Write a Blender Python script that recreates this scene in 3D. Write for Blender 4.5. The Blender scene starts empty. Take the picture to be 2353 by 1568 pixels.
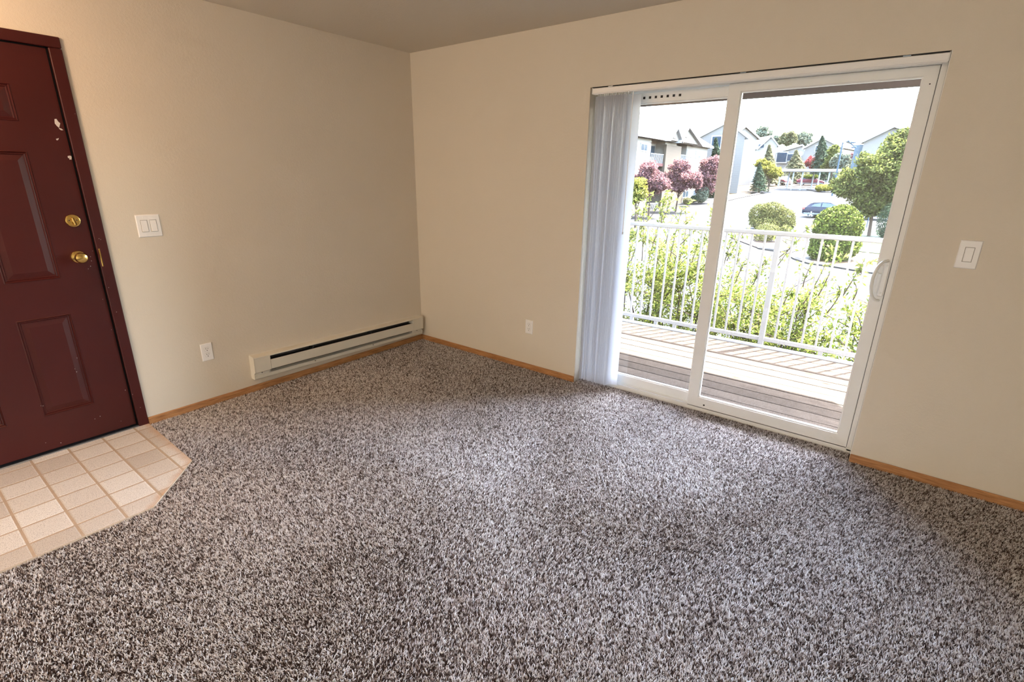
import bpy, bmesh, math, random
import numpy as np
from mathutils import Vector, Matrix

random.seed(7)
SC = bpy.context.scene
COL = SC.collection

# ------------------------------------------------------------------ camera
CX, CY, CZ = 3.5057, -3.1511, 1.4896
YAW, PITCH, ROLL, FPX = .6534, .3156, .0147, 1155.41
W, H = 2353, 1568
_d = Vector((-math.sin(YAW)*math.cos(PITCH), math.cos(YAW)*math.cos(PITCH), -math.sin(PITCH)))
_r = _d.cross(Vector((0, 0, 1))).normalized()
_u = _r.cross(_d)
RX = _r*math.cos(ROLL)+_u*math.sin(ROLL)
UX = -_r*math.sin(ROLL)+_u*math.cos(ROLL)
cam = bpy.data.cameras.new('camera')
cam.sensor_fit = 'HORIZONTAL'
cam.sensor_width = 36
cam.lens = FPX*36/W
cam.clip_start = .05
cam.clip_end = 1000
co = bpy.data.objects.new('camera', cam)
COL.objects.link(co)
M = Matrix((RX, UX, -_d)).transposed().to_4x4()
M.translation = Vector((CX, CY, CZ))
co.matrix_world = M
SC.camera = co

# ------------------------------------------------------------------ world, sun, lamps, exposure
SUN = Vector((.27, .52, 1.13)).normalized()
wd = bpy.data.worlds.new('sky'); SC.world = wd
wd.use_nodes = True
nt = wd.node_tree; nt.nodes.clear()
sky = nt.nodes.new('ShaderNodeTexSky')
sky.sky_type = 'NISHITA'
sky.sun_disc = False
sky.sun_elevation = math.asin(SUN.z)
sky.sun_rotation = math.atan2(SUN.x, SUN.y)
sky.altitude = 600
sky.air_density = 1.0
sky.dust_density = 5.0
sky.ozone_density = 1.0
bg = nt.nodes.new('ShaderNodeBackground')
bg.inputs['Strength'].default_value = 14.0
out = nt.nodes.new('ShaderNodeOutputWorld')
nt.links.new(sky.outputs[0], bg.inputs[0]); nt.links.new(bg.outputs[0], out.inputs[0])

def light(name, kind, loc, energy, color, aim=None, **kw):
    l = bpy.data.lights.new(name, kind); l.energy = energy; l.color = color
    for k, v in kw.items(): setattr(l, k, v)
    o = bpy.data.objects.new(name, l); COL.objects.link(o); o.location = loc
    if aim is not None:
        o.rotation_euler = Vector(aim).to_track_quat('-Z', 'Y').to_euler()
    return o
light('sun', 'SUN', (0, 0, 30), 210.0, (1, .965, .91), aim=-SUN, angle=math.radians(.55))
# daylight portal that fills the patio door opening (guides sky sampling only)
po = light('patio_door_portal', 'AREA', (2.6, .3, 1.0), 1, (1, 1, 1), aim=(0, -1, 0), shape='RECTANGLE', size=1.8, size_y=2.1)
po.data.cycles.is_portal = True
# added fill light, unseen behind the camera, bounced off the back wall
light('back_wall_fill_light', 'AREA', (3.0, -4.1, 1.1), 305, (.96, .975, .985), aim=(-.05, -1, .0), shape='DISK', size=.8)
# entry ceiling lamp near the door
light('entry_lamp_light', 'POINT', (.6, -3.25, 2.2), 44, (1, .62, .36), shadow_soft_size=.12)

SC.view_settings.view_transform = 'Standard'
SC.view_settings.look = 'None'
SC.view_settings.gamma = 1
SC.view_settings.use_curve_mapping = False
SC.view_settings.exposure = 0.0
SC.cycles.use_denoising = True
SC.cycles.max_bounces = 12
SC.cycles.diffuse_bounces = 8
SC.cycles.glossy_bounces = 3
SC.cycles.transparent_max_bounces = 12
SC.cycles.sample_clamp_indirect = 6

# ------------------------------------------------------------------ helpers
def srgb(r, g, b):
    f = lambda c: (c/255/12.92) if c/255 <= .04045 else ((c/255+.055)/1.055)**2.4
    return (f(r), f(g), f(b), 1)

class Mat:
    def __init__(s, name, color=(.8, .8, .8, 1), rough=.6, metal=0, spec=.5):
        s.m = bpy.data.materials.new(name); s.m.use_nodes = True
        s.t = s.m.node_tree; s.b = s.t.nodes['Principled BSDF']
        s.b.inputs['Base Color'].default_value = color
        s.b.inputs['Roughness'].default_value = rough
        s.b.inputs['Metallic'].default_value = metal
        s.b.inputs['Specular IOR Level'].default_value = spec
        s._tc = None
    def n(s, k, **kw):
        x = s.t.nodes.new(k)
        for a, v in kw.items():
            if a in x.inputs: x.inputs[a].default_value = v
            else: setattr(x, a, v)
        return x
    def l(s, a, b): s.t.links.new(a, b)
    def co(s, scale=(1, 1, 1), kind='Object'):
        tc = s.n('ShaderNodeTexCoord'); mp = s.n('ShaderNodeMapping')
        mp.inputs['Scale'].default_value = scale
        s.l(tc.outputs[kind], mp.inputs['Vector']); return mp.outputs[0]
    def noise(s, scale, detail=2, rough=.5, vec=None, dist=0):
        x = s.n('ShaderNodeTexNoise'); x.inputs['Scale'].default_value = scale
        x.inputs['Detail'].default_value = detail; x.inputs['Roughness'].default_value = rough
        x.inputs['Distortion'].default_value = dist
        s.l(vec if vec is not None else s.co(), x.inputs['Vector']); return x.outputs['Fac']
    def ramp(s, fac, stops):
        x = s.n('ShaderNodeValToRGB'); e = x.color_ramp.elements
        e[0].position, e[0].color = stops[0]; e[1].position, e[1].color = stops[-1]
        for p, c in stops[1:-1]:
            k = e.new(p); k.color = c
        s.l(fac, x.inputs[0]); return x.outputs[0]
    def color(s, sock): s.l(sock, s.b.inputs['Base Color'])
    def bump(s, sock, strength=.3, dist=.01):
        x = s.n('ShaderNodeBump'); x.inputs['Strength'].default_value = strength; x.inputs['Distance'].default_value = dist
        s.l(sock, x.inputs['Height']); s.l(x.outputs[0], s.b.inputs['Normal'])

def plain(name, c, rough=.6, metal=0, spec=.5, var=.06, scale=8):
    """paint or plastic with a faint procedural tone variation"""
    m = Mat(name, c, rough, metal, spec)
    a = tuple(max(0, x*(1-var)) for x in c[:3])+(1,); b = tuple(min(1, x*(1+var)) for x in c[:3])+(1,)
    m.color(m.ramp(m.noise(scale, 2), [(.3, a), (.7, b)]))
    return m.m

def wall_mat(name, c):
    m = Mat(name, c, .75, spec=.25)
    m.color(m.ramp(m.noise(.9, 3), [(.3, tuple(x*.97 for x in c[:3])+(1,)), (.7, c)]))
    v = m.co()
    a = m.noise(210, 2, .6, v); b = m.noise(70, 2, .5, v)
    mx = m.n('ShaderNodeMath', operation='ADD'); m.l(a, mx.inputs[0]); m.l(b, mx.inputs[1])
    m.bump(mx.outputs[0], .35, .0022)
    return m.m

def wood_mat(name, c1, c2, axis=0, scale=14, rough=.45, bump=.15, knots=False):
    m = Mat(name, c1, rough, spec=0 if knots else .5)
    sc = [9, 9, 9]; sc[axis] = .7
    v = m.co(tuple(sc))
    g = m.noise(scale, 5, .65, v, .4)
    cs = m.ramp(g, [(.3, c1), (.52, tuple((a+b)/2 for a, b in zip(c1, c2))), (.72, c2)])
    if knots:
        oi = m.n('ShaderNodeObjectInfo'); hs = m.n('ShaderNodeHueSaturation')
        mr = m.n('ShaderNodeMapRange'); mr.inputs[3].default_value = .8; mr.inputs[4].default_value = 1.15
        m.l(oi.outputs['Random'], mr.inputs[0]); m.l(mr.outputs[0], hs.inputs['Value']); m.l(cs, hs.inputs['Color']); cs = hs.outputs[0]
        sk = [5, 5, 5]; sk[axis] = 2.0
        kv = m.n('ShaderNodeTexVoronoi'); kv.inputs['Scale'].default_value = .9; m.l(m.co(tuple(sk)), kv.inputs['Vector'])
        kf = m.ramp(kv.outputs['Distance'], [(.04, (1, 1, 1, 1)), (.12, (0, 0, 0, 1))])
        mx = m.n('ShaderNodeMixRGB'); m.l(kf, mx.inputs[0]); m.l(cs, mx.inputs[1]); mx.inputs[2].default_value = tuple(x*.3 for x in c1[:3])+(1,)
        cs = mx.outputs[0]
    m.color(cs); m.bump(g, bump, .002)
    return m.m

def leaf_mat(name, dark, light, trans=.35):
    """leaf colour varies leaf by leaf; thin leaves let some light through"""
    dark, light = [tuple(x*k for x, k in zip(c[:3], (.16, .155, .14)))+(1,) for c in (dark, light)]
    m = Mat(name, dark, .9, spec=.02)
    at = m.n('ShaderNodeAttribute', attribute_name='tone')
    c = m.ramp(at.outputs['Fac'], [(0, dark), (1, light)])
    m.color(c)
    tr = m.n('ShaderNodeBsdfTranslucent'); m.l(c, tr.inputs[0])
    mx = m.n('ShaderNodeMixShader'); mx.inputs[0].default_value = trans
    o = m.t.nodes['Material Output']
    m.l(m.b.outputs[0], mx.inputs[1]); m.l(tr.outputs[0], mx.inputs[2]); m.l(mx.outputs[0], o.inputs[0])
    return m.m

class MB:
    """collects simple solids; build() links them as ONE mesh object"""
    def __init__(s): s.v = []; s.f = []
    def add(s, v, f):
        n = len(s.v); s.v += [tuple(p) for p in v]; s.f += [tuple(i+n for i in q) for q in f]; return s
    def box(s, x0, x1, y0, y1, z0, z1, mtx=None, bev=0):
        if x0 > x1: x0, x1 = x1, x0
        if y0 > y1: y0, y1 = y1, y0
        if z0 > z1: z0, z1 = z1, z0
        if bev > 0:
            b = min(bev, (x1-x0)/2.01, (y1-y0)/2.01, (z1-z0)/2.01)
            v = []
            for sx, X in ((1, x0), (-1, x1)):
                for sy, Y in ((1, y0), (-1, y1)):
                    for sz, Z in ((1, z0), (-1, z1)):
                        v += [(X, Y+sy*b, Z+sz*b), (X+sx*b, Y, Z+sz*b), (X+sx*b, Y+sy*b, Z)]
            bm = bmesh.new()
            for p in v: bm.verts.new(p)
            r = bmesh.ops.convex_hull(bm, input=bm.verts)
            bmesh.ops.recalc_face_normals(bm, faces=bm.faces)
            bmesh.ops.dissolve_limit(bm, angle_limit=.01, verts=bm.verts, edges=bm.edges)
            bm.verts.index_update()
            v = [tuple(p.co) for p in bm.verts]; f = [tuple(q.index for q in fc.verts) for fc in bm.faces]
            bm.free()
        else:
            v = [(x, y, z) for x in (x0, x1) for y in (y0, y1) for z in (z0, z1)]
            f = [(0, 1, 3, 2), (4, 6, 7, 5), (0, 4, 5, 1), (2, 3, 7, 6), (0, 2, 6, 4), (1, 5, 7, 3)]
        if mtx is not None: v = [tuple(mtx @ Vector(p)) for p in v]
        return s.add(v, f)
    def prism(s, pts, vec):
        """closed polygon pts (3D) extruded by vec"""
        n = len(pts); v = [Vector(p) for p in pts]; w = [p+Vector(vec) for p in v]
        f = [tuple(range(n-1, -1, -1)), tuple(range(n, 2*n))]+[(i, (i+1) % n, n+(i+1) % n, n+i) for i in range(n)]
        return s.add(v+w, f)
    def tube(s, path, r, seg=8, caps=True, flat=1.0):
        path = [Vector(p) for p in path]; n = len(path)
        rr = r if isinstance(r, (list, tuple)) else [r]*n
        base = len(s.v); vs = []; fs = []
        up = None
        for i, p in enumerate(path):
            t = (path[min(i+1, n-1)]-path[max(i-1, 0)]).normalized()
            if up is None:
                up = Vector((0, 0, 1)) if abs(t.z) < .9 else Vector((1, 0, 0))
            a = t.cross(up).normalized(); b = a.cross(t).normalized(); up = b
            for k in range(seg):
                th = 2*math.pi*k/seg
                vs.append(p+a*math.cos(th)*rr[i]+b*math.sin(th)*rr[i]*flat)
        for i in range(n-1):
            for k in range(seg):
                fs.append((i*seg+k, i*seg+(k+1) % seg, (i+1)*seg+(k+1) % seg, (i+1)*seg+k))
        if caps:
            fs.append(tuple(range(seg-1, -1, -1))); fs.append(tuple((n-1)*seg+k for k in range(seg)))
        return s.add(vs, fs)
    def lathe(s, prof, origin, axis, seg=28):
        """prof = [(r, h)] revolved about axis from origin"""
        ax = Vector(axis).normalized(); a = ax.orthogonal().normalized(); b = ax.cross(a)
        o = Vector(origin); vs = []; fs = []
        for r, h in prof:
            for k in range(seg):
                th = 2*math.pi*k/seg; vs.append(o+ax*h+(a*math.cos(th)+b*math.sin(th))*r)
        for i in range(len(prof)-1):
            for k in range(seg):
                fs.append((i*seg+k, i*seg+(k+1) % seg, (i+1)*seg+(k+1) % seg, (i+1)*seg+k))
        fs.append(tuple(range(seg-1, -1, -1))); fs.append(tuple((len(prof)-1)*seg+k for k in range(seg)))
        return s.add(vs, fs)
    def build(s, name, mat, parent=None, smooth=False, loc=None, keep=False):
        me = bpy.data.meshes.new(name); me.from_pydata(s.v, [], s.f)
        bm = bmesh.new(); bm.from_mesh(me); bmesh.ops.recalc_face_normals(bm, faces=bm.faces)
        c = Vector((0, 0, 0))
        if loc is not None: c = Vector(loc)
        elif parent is None and not keep and s.v:
            a = np.array(s.v); c = Vector(((a[:, 0].min()+a[:, 0].max())/2, (a[:, 1].min()+a[:, 1].max())/2, a[:, 2].min()))
        if c.length: bmesh.ops.translate(bm, verts=bm.verts, vec=-c)
        bm.to_mesh(me); bm.free()
        me.materials.append(mat)
        if smooth: me.shade_smooth() if hasattr(me, 'shade_smooth') else None
        o = bpy.data.objects.new(name, me); COL.objects.link(o); o.location = c
        if smooth:
            try: me.set_sharp_from_angle(angle=math.radians(35))
            except Exception: pass
        if parent is not None: attach(o, parent)
        return o

def world_loc(o):
    p = Vector((0, 0, 0)); m = o.matrix_basis.copy(); q = o.parent
    while q is not None: m = q.matrix_basis @ m; q = q.parent
    return m
def attach(o, parent):
    """parent o, whose mesh is in world coordinates, keeping it in place"""
    o.parent = parent
    o.matrix_basis = world_loc(parent).inverted() @ o.matrix_basis

def tag(o, label=None, cat=None, group=None, kind=None):
    for k, v in (('label', label), ('category', cat), ('group', group), ('kind', kind)):
        if v: o[k] = v
    return o
def empty(name, loc, label, cat, group=None, kind=None):
    o = bpy.data.objects.new(name, None); COL.objects.link(o); o.location = loc; o.empty_display_size = .1
    return tag(o, label, cat, group, kind)

def ray(u, v): return RX*((u-W/2)/FPX)+UX*(-(v-H/2)/FPX)+_d
def onY(u, v, y):
    d = ray(u, v); return Vector((CX, CY, CZ))+d*((y-CY)/d.y)
def onPlane(u, v, P, n):
    d = ray(u, v); O = Vector((CX, CY, CZ)); return O+d*((Vector(P)-O).dot(n)/d.dot(n))
TY = [-20, 4, 30, 45, 58, 70, 80, 90, 110, 160, 300]
TZ = [-2.95, -2.95, -2.85, -2.6, -2.15, -1.5, -0.75, 0.0, 0.9, 2.0, 3.0]
def ter(y): return float(np.interp(y, TY, TZ))
def ground(u, v):
    """where the line of sight through a point of the photograph meets the real ground outside"""
    d = ray(u, v).normalized(); O = Vector((CX, CY, CZ)); t = 4.
    while t < 420:
        P = O+d*t
        if P.z <= ter(P.y): return P
        t += .04
    return P
def depth(P): return (Vector(P)-Vector((CX, CY, CZ))).dot(_d)

# ------------------------------------------------------------------ materials
WALL = wall_mat('beige_wall_paint', srgb(212, 203, 188))
CEIL = wall_mat('ceiling_paint', srgb(206, 198, 184))
WHITE = plain('white_vinyl_frame', srgb(236, 238, 238), .38, var=.02)
WHITE_PL = plain('white_plastic_plate', srgb(240, 240, 240), .3, var=.01)
_vm = Mat('blind_vane_vinyl', srgb(232, 234, 240), .42)
_vm.color(_vm.ramp(_vm.noise(8), [(.3, srgb(246, 248, 252)), (.7, srgb(250, 251, 253))]))
_vt = _vm.n('ShaderNodeBsdfTranslucent'); _vt.inputs[0].default_value = srgb(246, 248, 252)
_vx = _vm.n('ShaderNodeMixShader'); _vx.inputs[0].default_value = .65
_vm.l(_vm.b.outputs[0], _vx.inputs[1]); _vm.l(_vt.outputs[0], _vx.inputs[2]); _vm.l(_vx.outputs[0], _vm.t.nodes['Material Output'].inputs[0])
VANE = _vm.m
OFFW = plain('almond_enamel', srgb(216, 212, 200), .35, var=.02)
OAK = wood_mat('oak_baseboard', srgb(190, 140, 92), srgb(128, 80, 42), 0)
OAKY = wood_mat('oak_baseboard_left', srgb(190, 140, 92), srgb(128, 80, 42), 1)
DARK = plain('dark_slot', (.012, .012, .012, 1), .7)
GRILLE = plain('charcoal_heater_fins', srgb(62, 64, 62), .5, .4)
BLACKR = plain('black_weatherstrip', (.005, .005, .006, 1), .9, spec=.05)
CHIP = plain('pale_primer', srgb(196, 190, 188), .7)
ALU = plain('aluminium_threshold', srgb(140, 150, 160), .3, .9)
BRASS = plain('polished_brass', srgb(240, 204, 122), .2, 1.0, var=.03)
mm = Mat('maroon_door_paint', srgb(84, 20, 16), .42, spec=.35)
mm.color(mm.ramp(mm.noise(3, 4), [(.3, srgb(57, 13, 10)), (.7, srgb(64, 16, 13))]))
mm.bump(mm.noise(260, 2), .12, .001); MAROON = mm.m
mm = Mat('vinyl_tile', srgb(205, 186, 166), .42)
_v = mm.co((1, 2.4, 1), 'Object')
_f = mm.noise(150, 3, .7, _v, .5)
_oi = mm.n('ShaderNodeObjectInfo')
_c1 = mm.ramp(_oi.outputs['Random'], [(0, srgb(196, 184, 172)), (.5, srgb(212, 202, 192)), (1, srgb(228, 221, 213))])
_c2 = mm.n('ShaderNodeMixRGB', blend_type='MULTIPLY'); _c2.inputs[0].default_value = .6
mm.l(_c1, _c2.inputs[1]); mm.l(mm.ramp(_f, [(.36, srgb(150, 138, 130)), (.5, (1, 1, 1, 1))]), _c2.inputs[2])
# rusty stain creeping in from the cut edges of the vinyl
_g = mm.n('ShaderNodeNewGeometry'); _sx = mm.n('ShaderNodeSeparateXYZ'); mm.l(_g.outputs['Position'], _sx.inputs[0])
def _lin(a, b, c):
    m1 = mm.n('ShaderNodeMath', operation='MULTIPLY_ADD'); mm.l(_sx.outputs[0], m1.inputs[0]); m1.inputs[1].default_value = a; m1.inputs[2].default_value = c
    m2 = mm.n('ShaderNodeMath', operation='MULTIPLY_ADD'); mm.l(_sx.outputs[1], m2.inputs[0]); m2.inputs[1].default_value = b; mm.l(m1.outputs[0], m2.inputs[2])
    return m2.outputs[0]
_mn = mm.n('ShaderNodeMath', operation='MINIMUM'); mm.l(_lin(-.018, -1, -2.292), _mn.inputs[0]); mm.l(_lin(-.685, -.729, -1.217), _mn.inputs[1])
_ad = mm.n('ShaderNodeMath', operation='MULTIPLY_ADD'); mm.l(mm.noise(9, 3, .6), _ad.inputs[0]); _ad.inputs[1].default_value = .09; mm.l(_mn.outputs[0], _ad.inputs[2])
_st = mm.ramp(_ad.outputs[0], [(.035, (.8, .8, .8, 1)), (.085, (0, 0, 0, 1))])
_mx = mm.n('ShaderNodeMixRGB'); mm.l(_st, _mx.inputs[0]); mm.l(_c2.outputs[0], _mx.inputs[1]); _mx.inputs[2].default_value = srgb(186, 138, 92)
mm.color(_mx.outputs[0]); mm.bump(_f, .2, .001); TILE = mm.m
GROUT = plain('vinyl_grout_line', srgb(178, 155, 132), .5, scale=30)

def glass_mat(name, tint=(1, 1, 1, 1)):
    m = Mat(name); o = m.t.nodes['Material Output']
    tr = m.n('ShaderNodeBsdfTransparent'); tr.inputs[0].default_value = tint
    gl = m.n('ShaderNodeBsdfGlossy'); gl.inputs['Roughness'].default_value = 0; gl.inputs[0].default_value = (1, 1, 1, 1)
    fr = m.n('ShaderNodeFresnel'); fr.inputs[0].default_value = 1.35
    mx = m.n('ShaderNodeMixShader')
    m.l(fr.outputs[0], mx.inputs[0]); m.l(tr.outputs[0], mx.inputs[1]); m.l(gl.outputs[0], mx.inputs[2]); m.l(mx.outputs[0], o.inputs[0])
    return m.m
GLASS = glass_mat('patio_door_glass', (.965, .985, .975, 1))

# ------------------------------------------------------------------ room shell
RH = 2.44
X1, Y1 = 5.9, -6.2           # far sides of the room, behind the camera
OX0, OX1, OZ = 1.702, 3.503, 2.046   # patio door opening
DY0, DY1, DZ = -3.32, -2.318, 2.094       # entry door opening
T = .19
m = MB()
m.box(-T, 0, DY1, T, -.3, RH+.2); m.box(-T, 0, Y1-T, DY0, -.3, RH+.2); m.box(-T, 0, DY0, DY1, DZ, RH+.2); m.box(-T, 0, DY0, DY1, -.3, -.004)
tag(m.build('wall_left', WALL, keep=True), 'beige textured wall with the maroon entry door and baseboard heater', 'wall', kind='structure')
m = MB()
m.box(0, OX0, 0, T, -.3, RH+.2); m.box(OX1, X1, 0, T, -.3, RH+.2); m.box(OX0, OX1, 0, T, OZ, RH+.2); m.box(OX0, OX1, 0.1, T, -.3, -.012)
tag(m.build('wall_right', WALL, keep=True), 'beige textured wall around the sliding patio door', 'wall', kind='structure')
tag(MB().box(X1, X1+T, Y1-T, T, -.3, RH+.2).build('wall_near', WALL, keep=True), 'beige room wall behind the photographer, beside the patio wall', 'wall', kind='structure')
tag(MB().box(0, X1, Y1-T, Y1, -.3, RH+.2).build('wall_back', WALL, keep=True), 'beige room wall opposite the patio door', 'wall', kind='structure')
tag(MB().box(0, X1, Y1, 0, RH, RH+.2).build('ceiling', CEIL, keep=True), 'pale textured ceiling over the carpeted room', 'ceiling', kind='structure')
tag(MB().box(0, X1, Y1, 0, -.3, -.02).box(OX0, OX1, 0, .1, -.3, -.02).build('floor', plain('subfloor', srgb(90, 70, 60), .9), keep=True), 'plywood subfloor underneath carpet and vinyl', 'floor', kind='structure')

# vinyl tiles of the entry
VX = .975; VP = [(0, -2.292), (.676, -2.304), (VX, -2.585), (VX, -4.2), (0, -4.2)]
vin = MB().prism([(x, y, -.02) for x, y in VP], (0, 0, .0185)).build('vinyl_floor', GROUT, keep=True)
tag(vin, 'cream embossed vinyl tile floor in front of the maroon door', 'floor', kind='structure')
def clip_poly(poly, a, b):
    """keep the part of poly left of the line a->b"""
    outp = []
    sd = lambda p: (b[0]-a[0])*(p[1]-a[1])-(b[1]-a[1])*(p[0]-a[0])
    for i in range(len(poly)):
        p, q = poly[i], poly[(i+1) % len(poly)]; sp, sq = sd(p), sd(q)
        if sp >= 0: outp.append(p)
        if (sp >= 0) != (sq >= 0):
            t = sp/(sp-sq); outp.append((p[0]+(q[0]-p[0])*t, p[1]+(q[1]-p[1])*t))
    return outp
PX = .1565; g = .0045
for i in range(-1, 6):
    for j in range(-1, 11):
        x0 = .076+i*PX; y1 = -2.372-.1578*(j)
        x1 = x0+PX; y0 = y1-.1578
        poly = [(x0+g, y0+g), (x1-g, y0+g), (x1-g, y1-g), (x0+g, y1-g)]
        cp = [(0.003, -4.19), (VX-.003, -4.19), (VX-.003, -2.586), (.675, -2.307), (0.003, -2.295)]
        for k in range(len(cp)):
            poly = clip_poly(poly, cp[k], cp[(k+1) % len(cp)])
            if len(poly) < 3: break
        if len(poly) < 3: continue
        c = (sum(p[0] for p in poly)/len(poly), sum(p[1] for p in poly)/len(poly))
        xs = max(p[0] for p in poly)-min(p[0] for p in poly); ys = max(p[1] for p in poly)-min(p[1] for p in poly)
        if xs < .012 or ys < .012: continue
        n = len(poly); inn = [(c[0]+(p[0]-c[0])*.93, c[1]+(p[1]-c[1])*.93) for p in poly]
        v = [(p[0], p[1], -.0016) for p in poly]+[(p[0], p[1], -.0007) for p in inn]
        f = [tuple(range(n, 2*n))]+[(a, (a+1) % n, n+(a+1) % n, n+a) for a in range(n)]
        MB().add(v, f).build('tile', TILE, vin)

# ------------------------------------------------------------------ carpet
mm = Mat('carpet_yarn', srgb(120, 100, 90), .9, spec=.15)
at = mm.n('ShaderNodeAttribute', attribute_name='tone')
tone = mm.ramp(at.outputs['Fac'], [(0, srgb(46, 30, 25)), (.22, srgb(88, 68, 60)), (.45, srgb(178, 164, 158)), (.68, srgb(236, 231, 230)), (1, srgb(252, 250, 252))])
mm.color(tone)
mm.b.inputs['Sheen Weight'].default_value = .45
mm.b.inputs['Sheen Roughness'].default_value = .35
YARN = mm.m
BASEC = plain('carpet_backing', srgb(50, 34, 28), .95, scale=300)
def in_carpet(x, y):
    a = (x > 0.006) & (x < 5.6) & (y < -.006) & (y > -4.0)
    b = (x > OX0+.006) & (x < OX1-.006) & (y >= -.006) & (y < .094)
    vy = (x < VX) & (y < -2.298) & ~((x > .676) & ((x-.676)*(-.281)-(y+2.304)*.299 < 0))
    return (a | b) & ~vy
rng = np.random.default_rng(3)
sp = .0044
gx, gy = np.meshgrid(np.arange(0, 5.0, sp), np.arange(-3.6, .1, sp))
gx = (gx+rng.uniform(-.48, .48, gx.shape)*sp).ravel(); gy = (gy+rng.uniform(-.48, .48, gy.shape)*sp).ravel()
k = in_carpet(gx, gy)
# nothing of the carpet under and behind the photographer is ever in view
vx, vy = gx-CX, gy-CY
fw = vx*_d.x+vy*_d.y; sd = vx*RX.x+vy*RX.y
k &= (fw > .55) & (np.abs(sd) < fw*1.25+.9)
gx, gy = gx[k], gy[k]; N = len(gx)
# brushed pile: slow direction field plus scatter
fld = 1.1*np.sin(gx*2.3+1.7*np.sin(gy*1.9))+1.3*np.sin(gy*3.1+1.3*np.sin(gx*2.7+.6))
ang = fld+rng.normal(0, 1.3, N)
lean = np.clip(rng.normal(.005, .002, N), .001, .009)
hgt = rng.uniform(.0075, .0145, N)
rad = rng.uniform(.0020, .0029, N)
dx, dy = np.cos(ang), np.sin(ang)
px_, py_ = -dy, dx
V = np.zeros((N, 4, 3))
for kk, th in enumerate((0, 2.094, 4.189)):
    V[:, kk] = np.stack([gx+rad*np.cos(th+ang), gy+rad*np.sin(th+ang), np.full(N, -.016)], 1)
V[:, 3] = np.stack([gx+dx*lean, gy+dy*lean, -.016+hgt], 1)
# keep tufts inside the wall lines
V[:, :, 0] = np.clip(V[:, :, 0], .003, 5.7)
np.clip(V[:, :, 1], None, np.where((V[:, :, 0] > OX0+.004) & (V[:, :, 0] < OX1-.004), .098, -.003), out=V[:, :, 1])
tris = np.array([[0, 1, 3], [1, 2, 3], [2, 0, 3]])
Q = tris[None]+(np.arange(N)*4)[:, None, None]
me = bpy.data.meshes.new('carpet_pile')
me.vertices.add(N*4); me.vertices.foreach_set('co', V.reshape(-1))
li = Q.reshape(-1)
me.loops.add(len(li)); me.loops.foreach_set('vertex_index', li.astype(np.int32))
cnt = np.full(N*3, 3); st = np.arange(N*3)*3
me.polygons.add(N*3); me.polygons.foreach_set('loop_start', st.astype(np.int32))
try: me.polygons.foreach_set('loop_total', cnt.astype(np.int32))
except Exception: pass
me.update(calc_edges=True)
# yarn tones: flecked brown and cream, with slow drifts where one tone dominates
drift = .10*np.sin(gx*3.7+2*np.sin(gy*2.2))+.08*np.sin(gy*5.3+gx*1.7)+.05*np.sin(gx*11+gy*7)
cl = .0060
ci = np.floor((gx*.83+gy*.55+rng.normal(0, .0012, N))/cl).astype(np.int64); cj = np.floor((gy*.83-gx*.55+rng.normal(0, .0012, N))/cl).astype(np.int64)
hsh = np.sin(ci*127.1+cj*311.7)*43758.5453; cell = hsh-np.floor(hsh)
tn = np.clip(.53+(cell-.5)*1.0+rng.normal(0, .18, N)+drift*.35-.04, 0, 1)

aa = me.attributes.new('tone', 'FLOAT', 'POINT'); aa.data.foreach_set('value', np.repeat(tn, 4).astype(np.float32))
me.shade_smooth()
me.materials.append(YARN)
base = MB()
def cpoly(pts, z0=-.02, z1=-.015): base.prism([(x, y, z0) for x, y in pts], (0, 0, z1-z0))
cpoly([(0, 0), (0, -2.292), (.676, -2.304), (VX, -2.585), (VX, Y1), (X1, Y1), (X1, 0)])
cpoly([(0, -4.2), (0, Y1), (VX, Y1), (VX, -4.2)])
cpoly([(OX0, 0), (OX1, 0), (OX1, .1), (OX0, .1)])
carp = base.build('carpet', BASEC, keep=True)
tag(carp, 'flecked brown and grey twisted pile carpet covering the room floor', 'carpet', kind='stuff')
pile = bpy.data.objects.new('carpet_pile', me); COL.objects.link(pile); pile.parent = carp; pile['kind'] = 'stuff'

# ------------------------------------------------------------------ baseboards
m = MB().box(0, .011, DY1+.028, 0, -.018, .036, bev=.003)
tag(m.build('baseboard_left', OAKY, keep=True), 'thin oak baseboard under the white heater', 'baseboard', kind='structure')
m = MB().box(.011, OX0, -.011, 0, -.018, .036, bev=.003)
tag(m.build('baseboard_right', OAK, keep=True), 'thin oak baseboard between room corner and patio door', 'baseboard', kind='structure')
m = MB().box(OX1+.002, X1, -.011, 0, -.018, .036, bev=.003)
tag(m.build('baseboard_patio', OAK, keep=True), 'thin oak baseboard below the lone light switch', 'baseboard', kind='structure')

# ------------------------------------------------------------------ entry door
door = empty('door_1', (0, -2.82, 0), 'maroon six-panel entry door with brass knob and chipped paint', 'door', kind='structure')
cw = .056
m = MB()
m.box(-.03, .013, -2.343, -2.291, -.02, 2.06, bev=.003)
m.box(-.03, .013, -3.33, -3.275, -.02, 2.06, bev=.003)
m.box(-.03, .013, -3.33, -2.291, 2.062, 2.112, bev=.003)
m.box(-.16, -.031, -2.345, -2.320, -.004, 2.09); m.box(-.16, -.031, -3.319, -3.275, -.004, 2.09); m.box(-.16, -.031, -3.319, -2.320, 2.063, 2.093)
m.box(-.08, -.05, -2.375, -2.340, .01, 2.063)
m.build('door_frame', MAROON, door)
SX = -.006   # room face of the slab
RV = [(1.712, 1.880), (.944, 1.577), (.213, .750)]
CV = [(-2.740, -2.519), (-3.106, -2.885)]
bm = MB()
ys = sorted([-3.269, -2.351]+[a for c in CV for a in c]); zs = sorted([.016, 2.056]+[a for r in RV for a in r])
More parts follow.
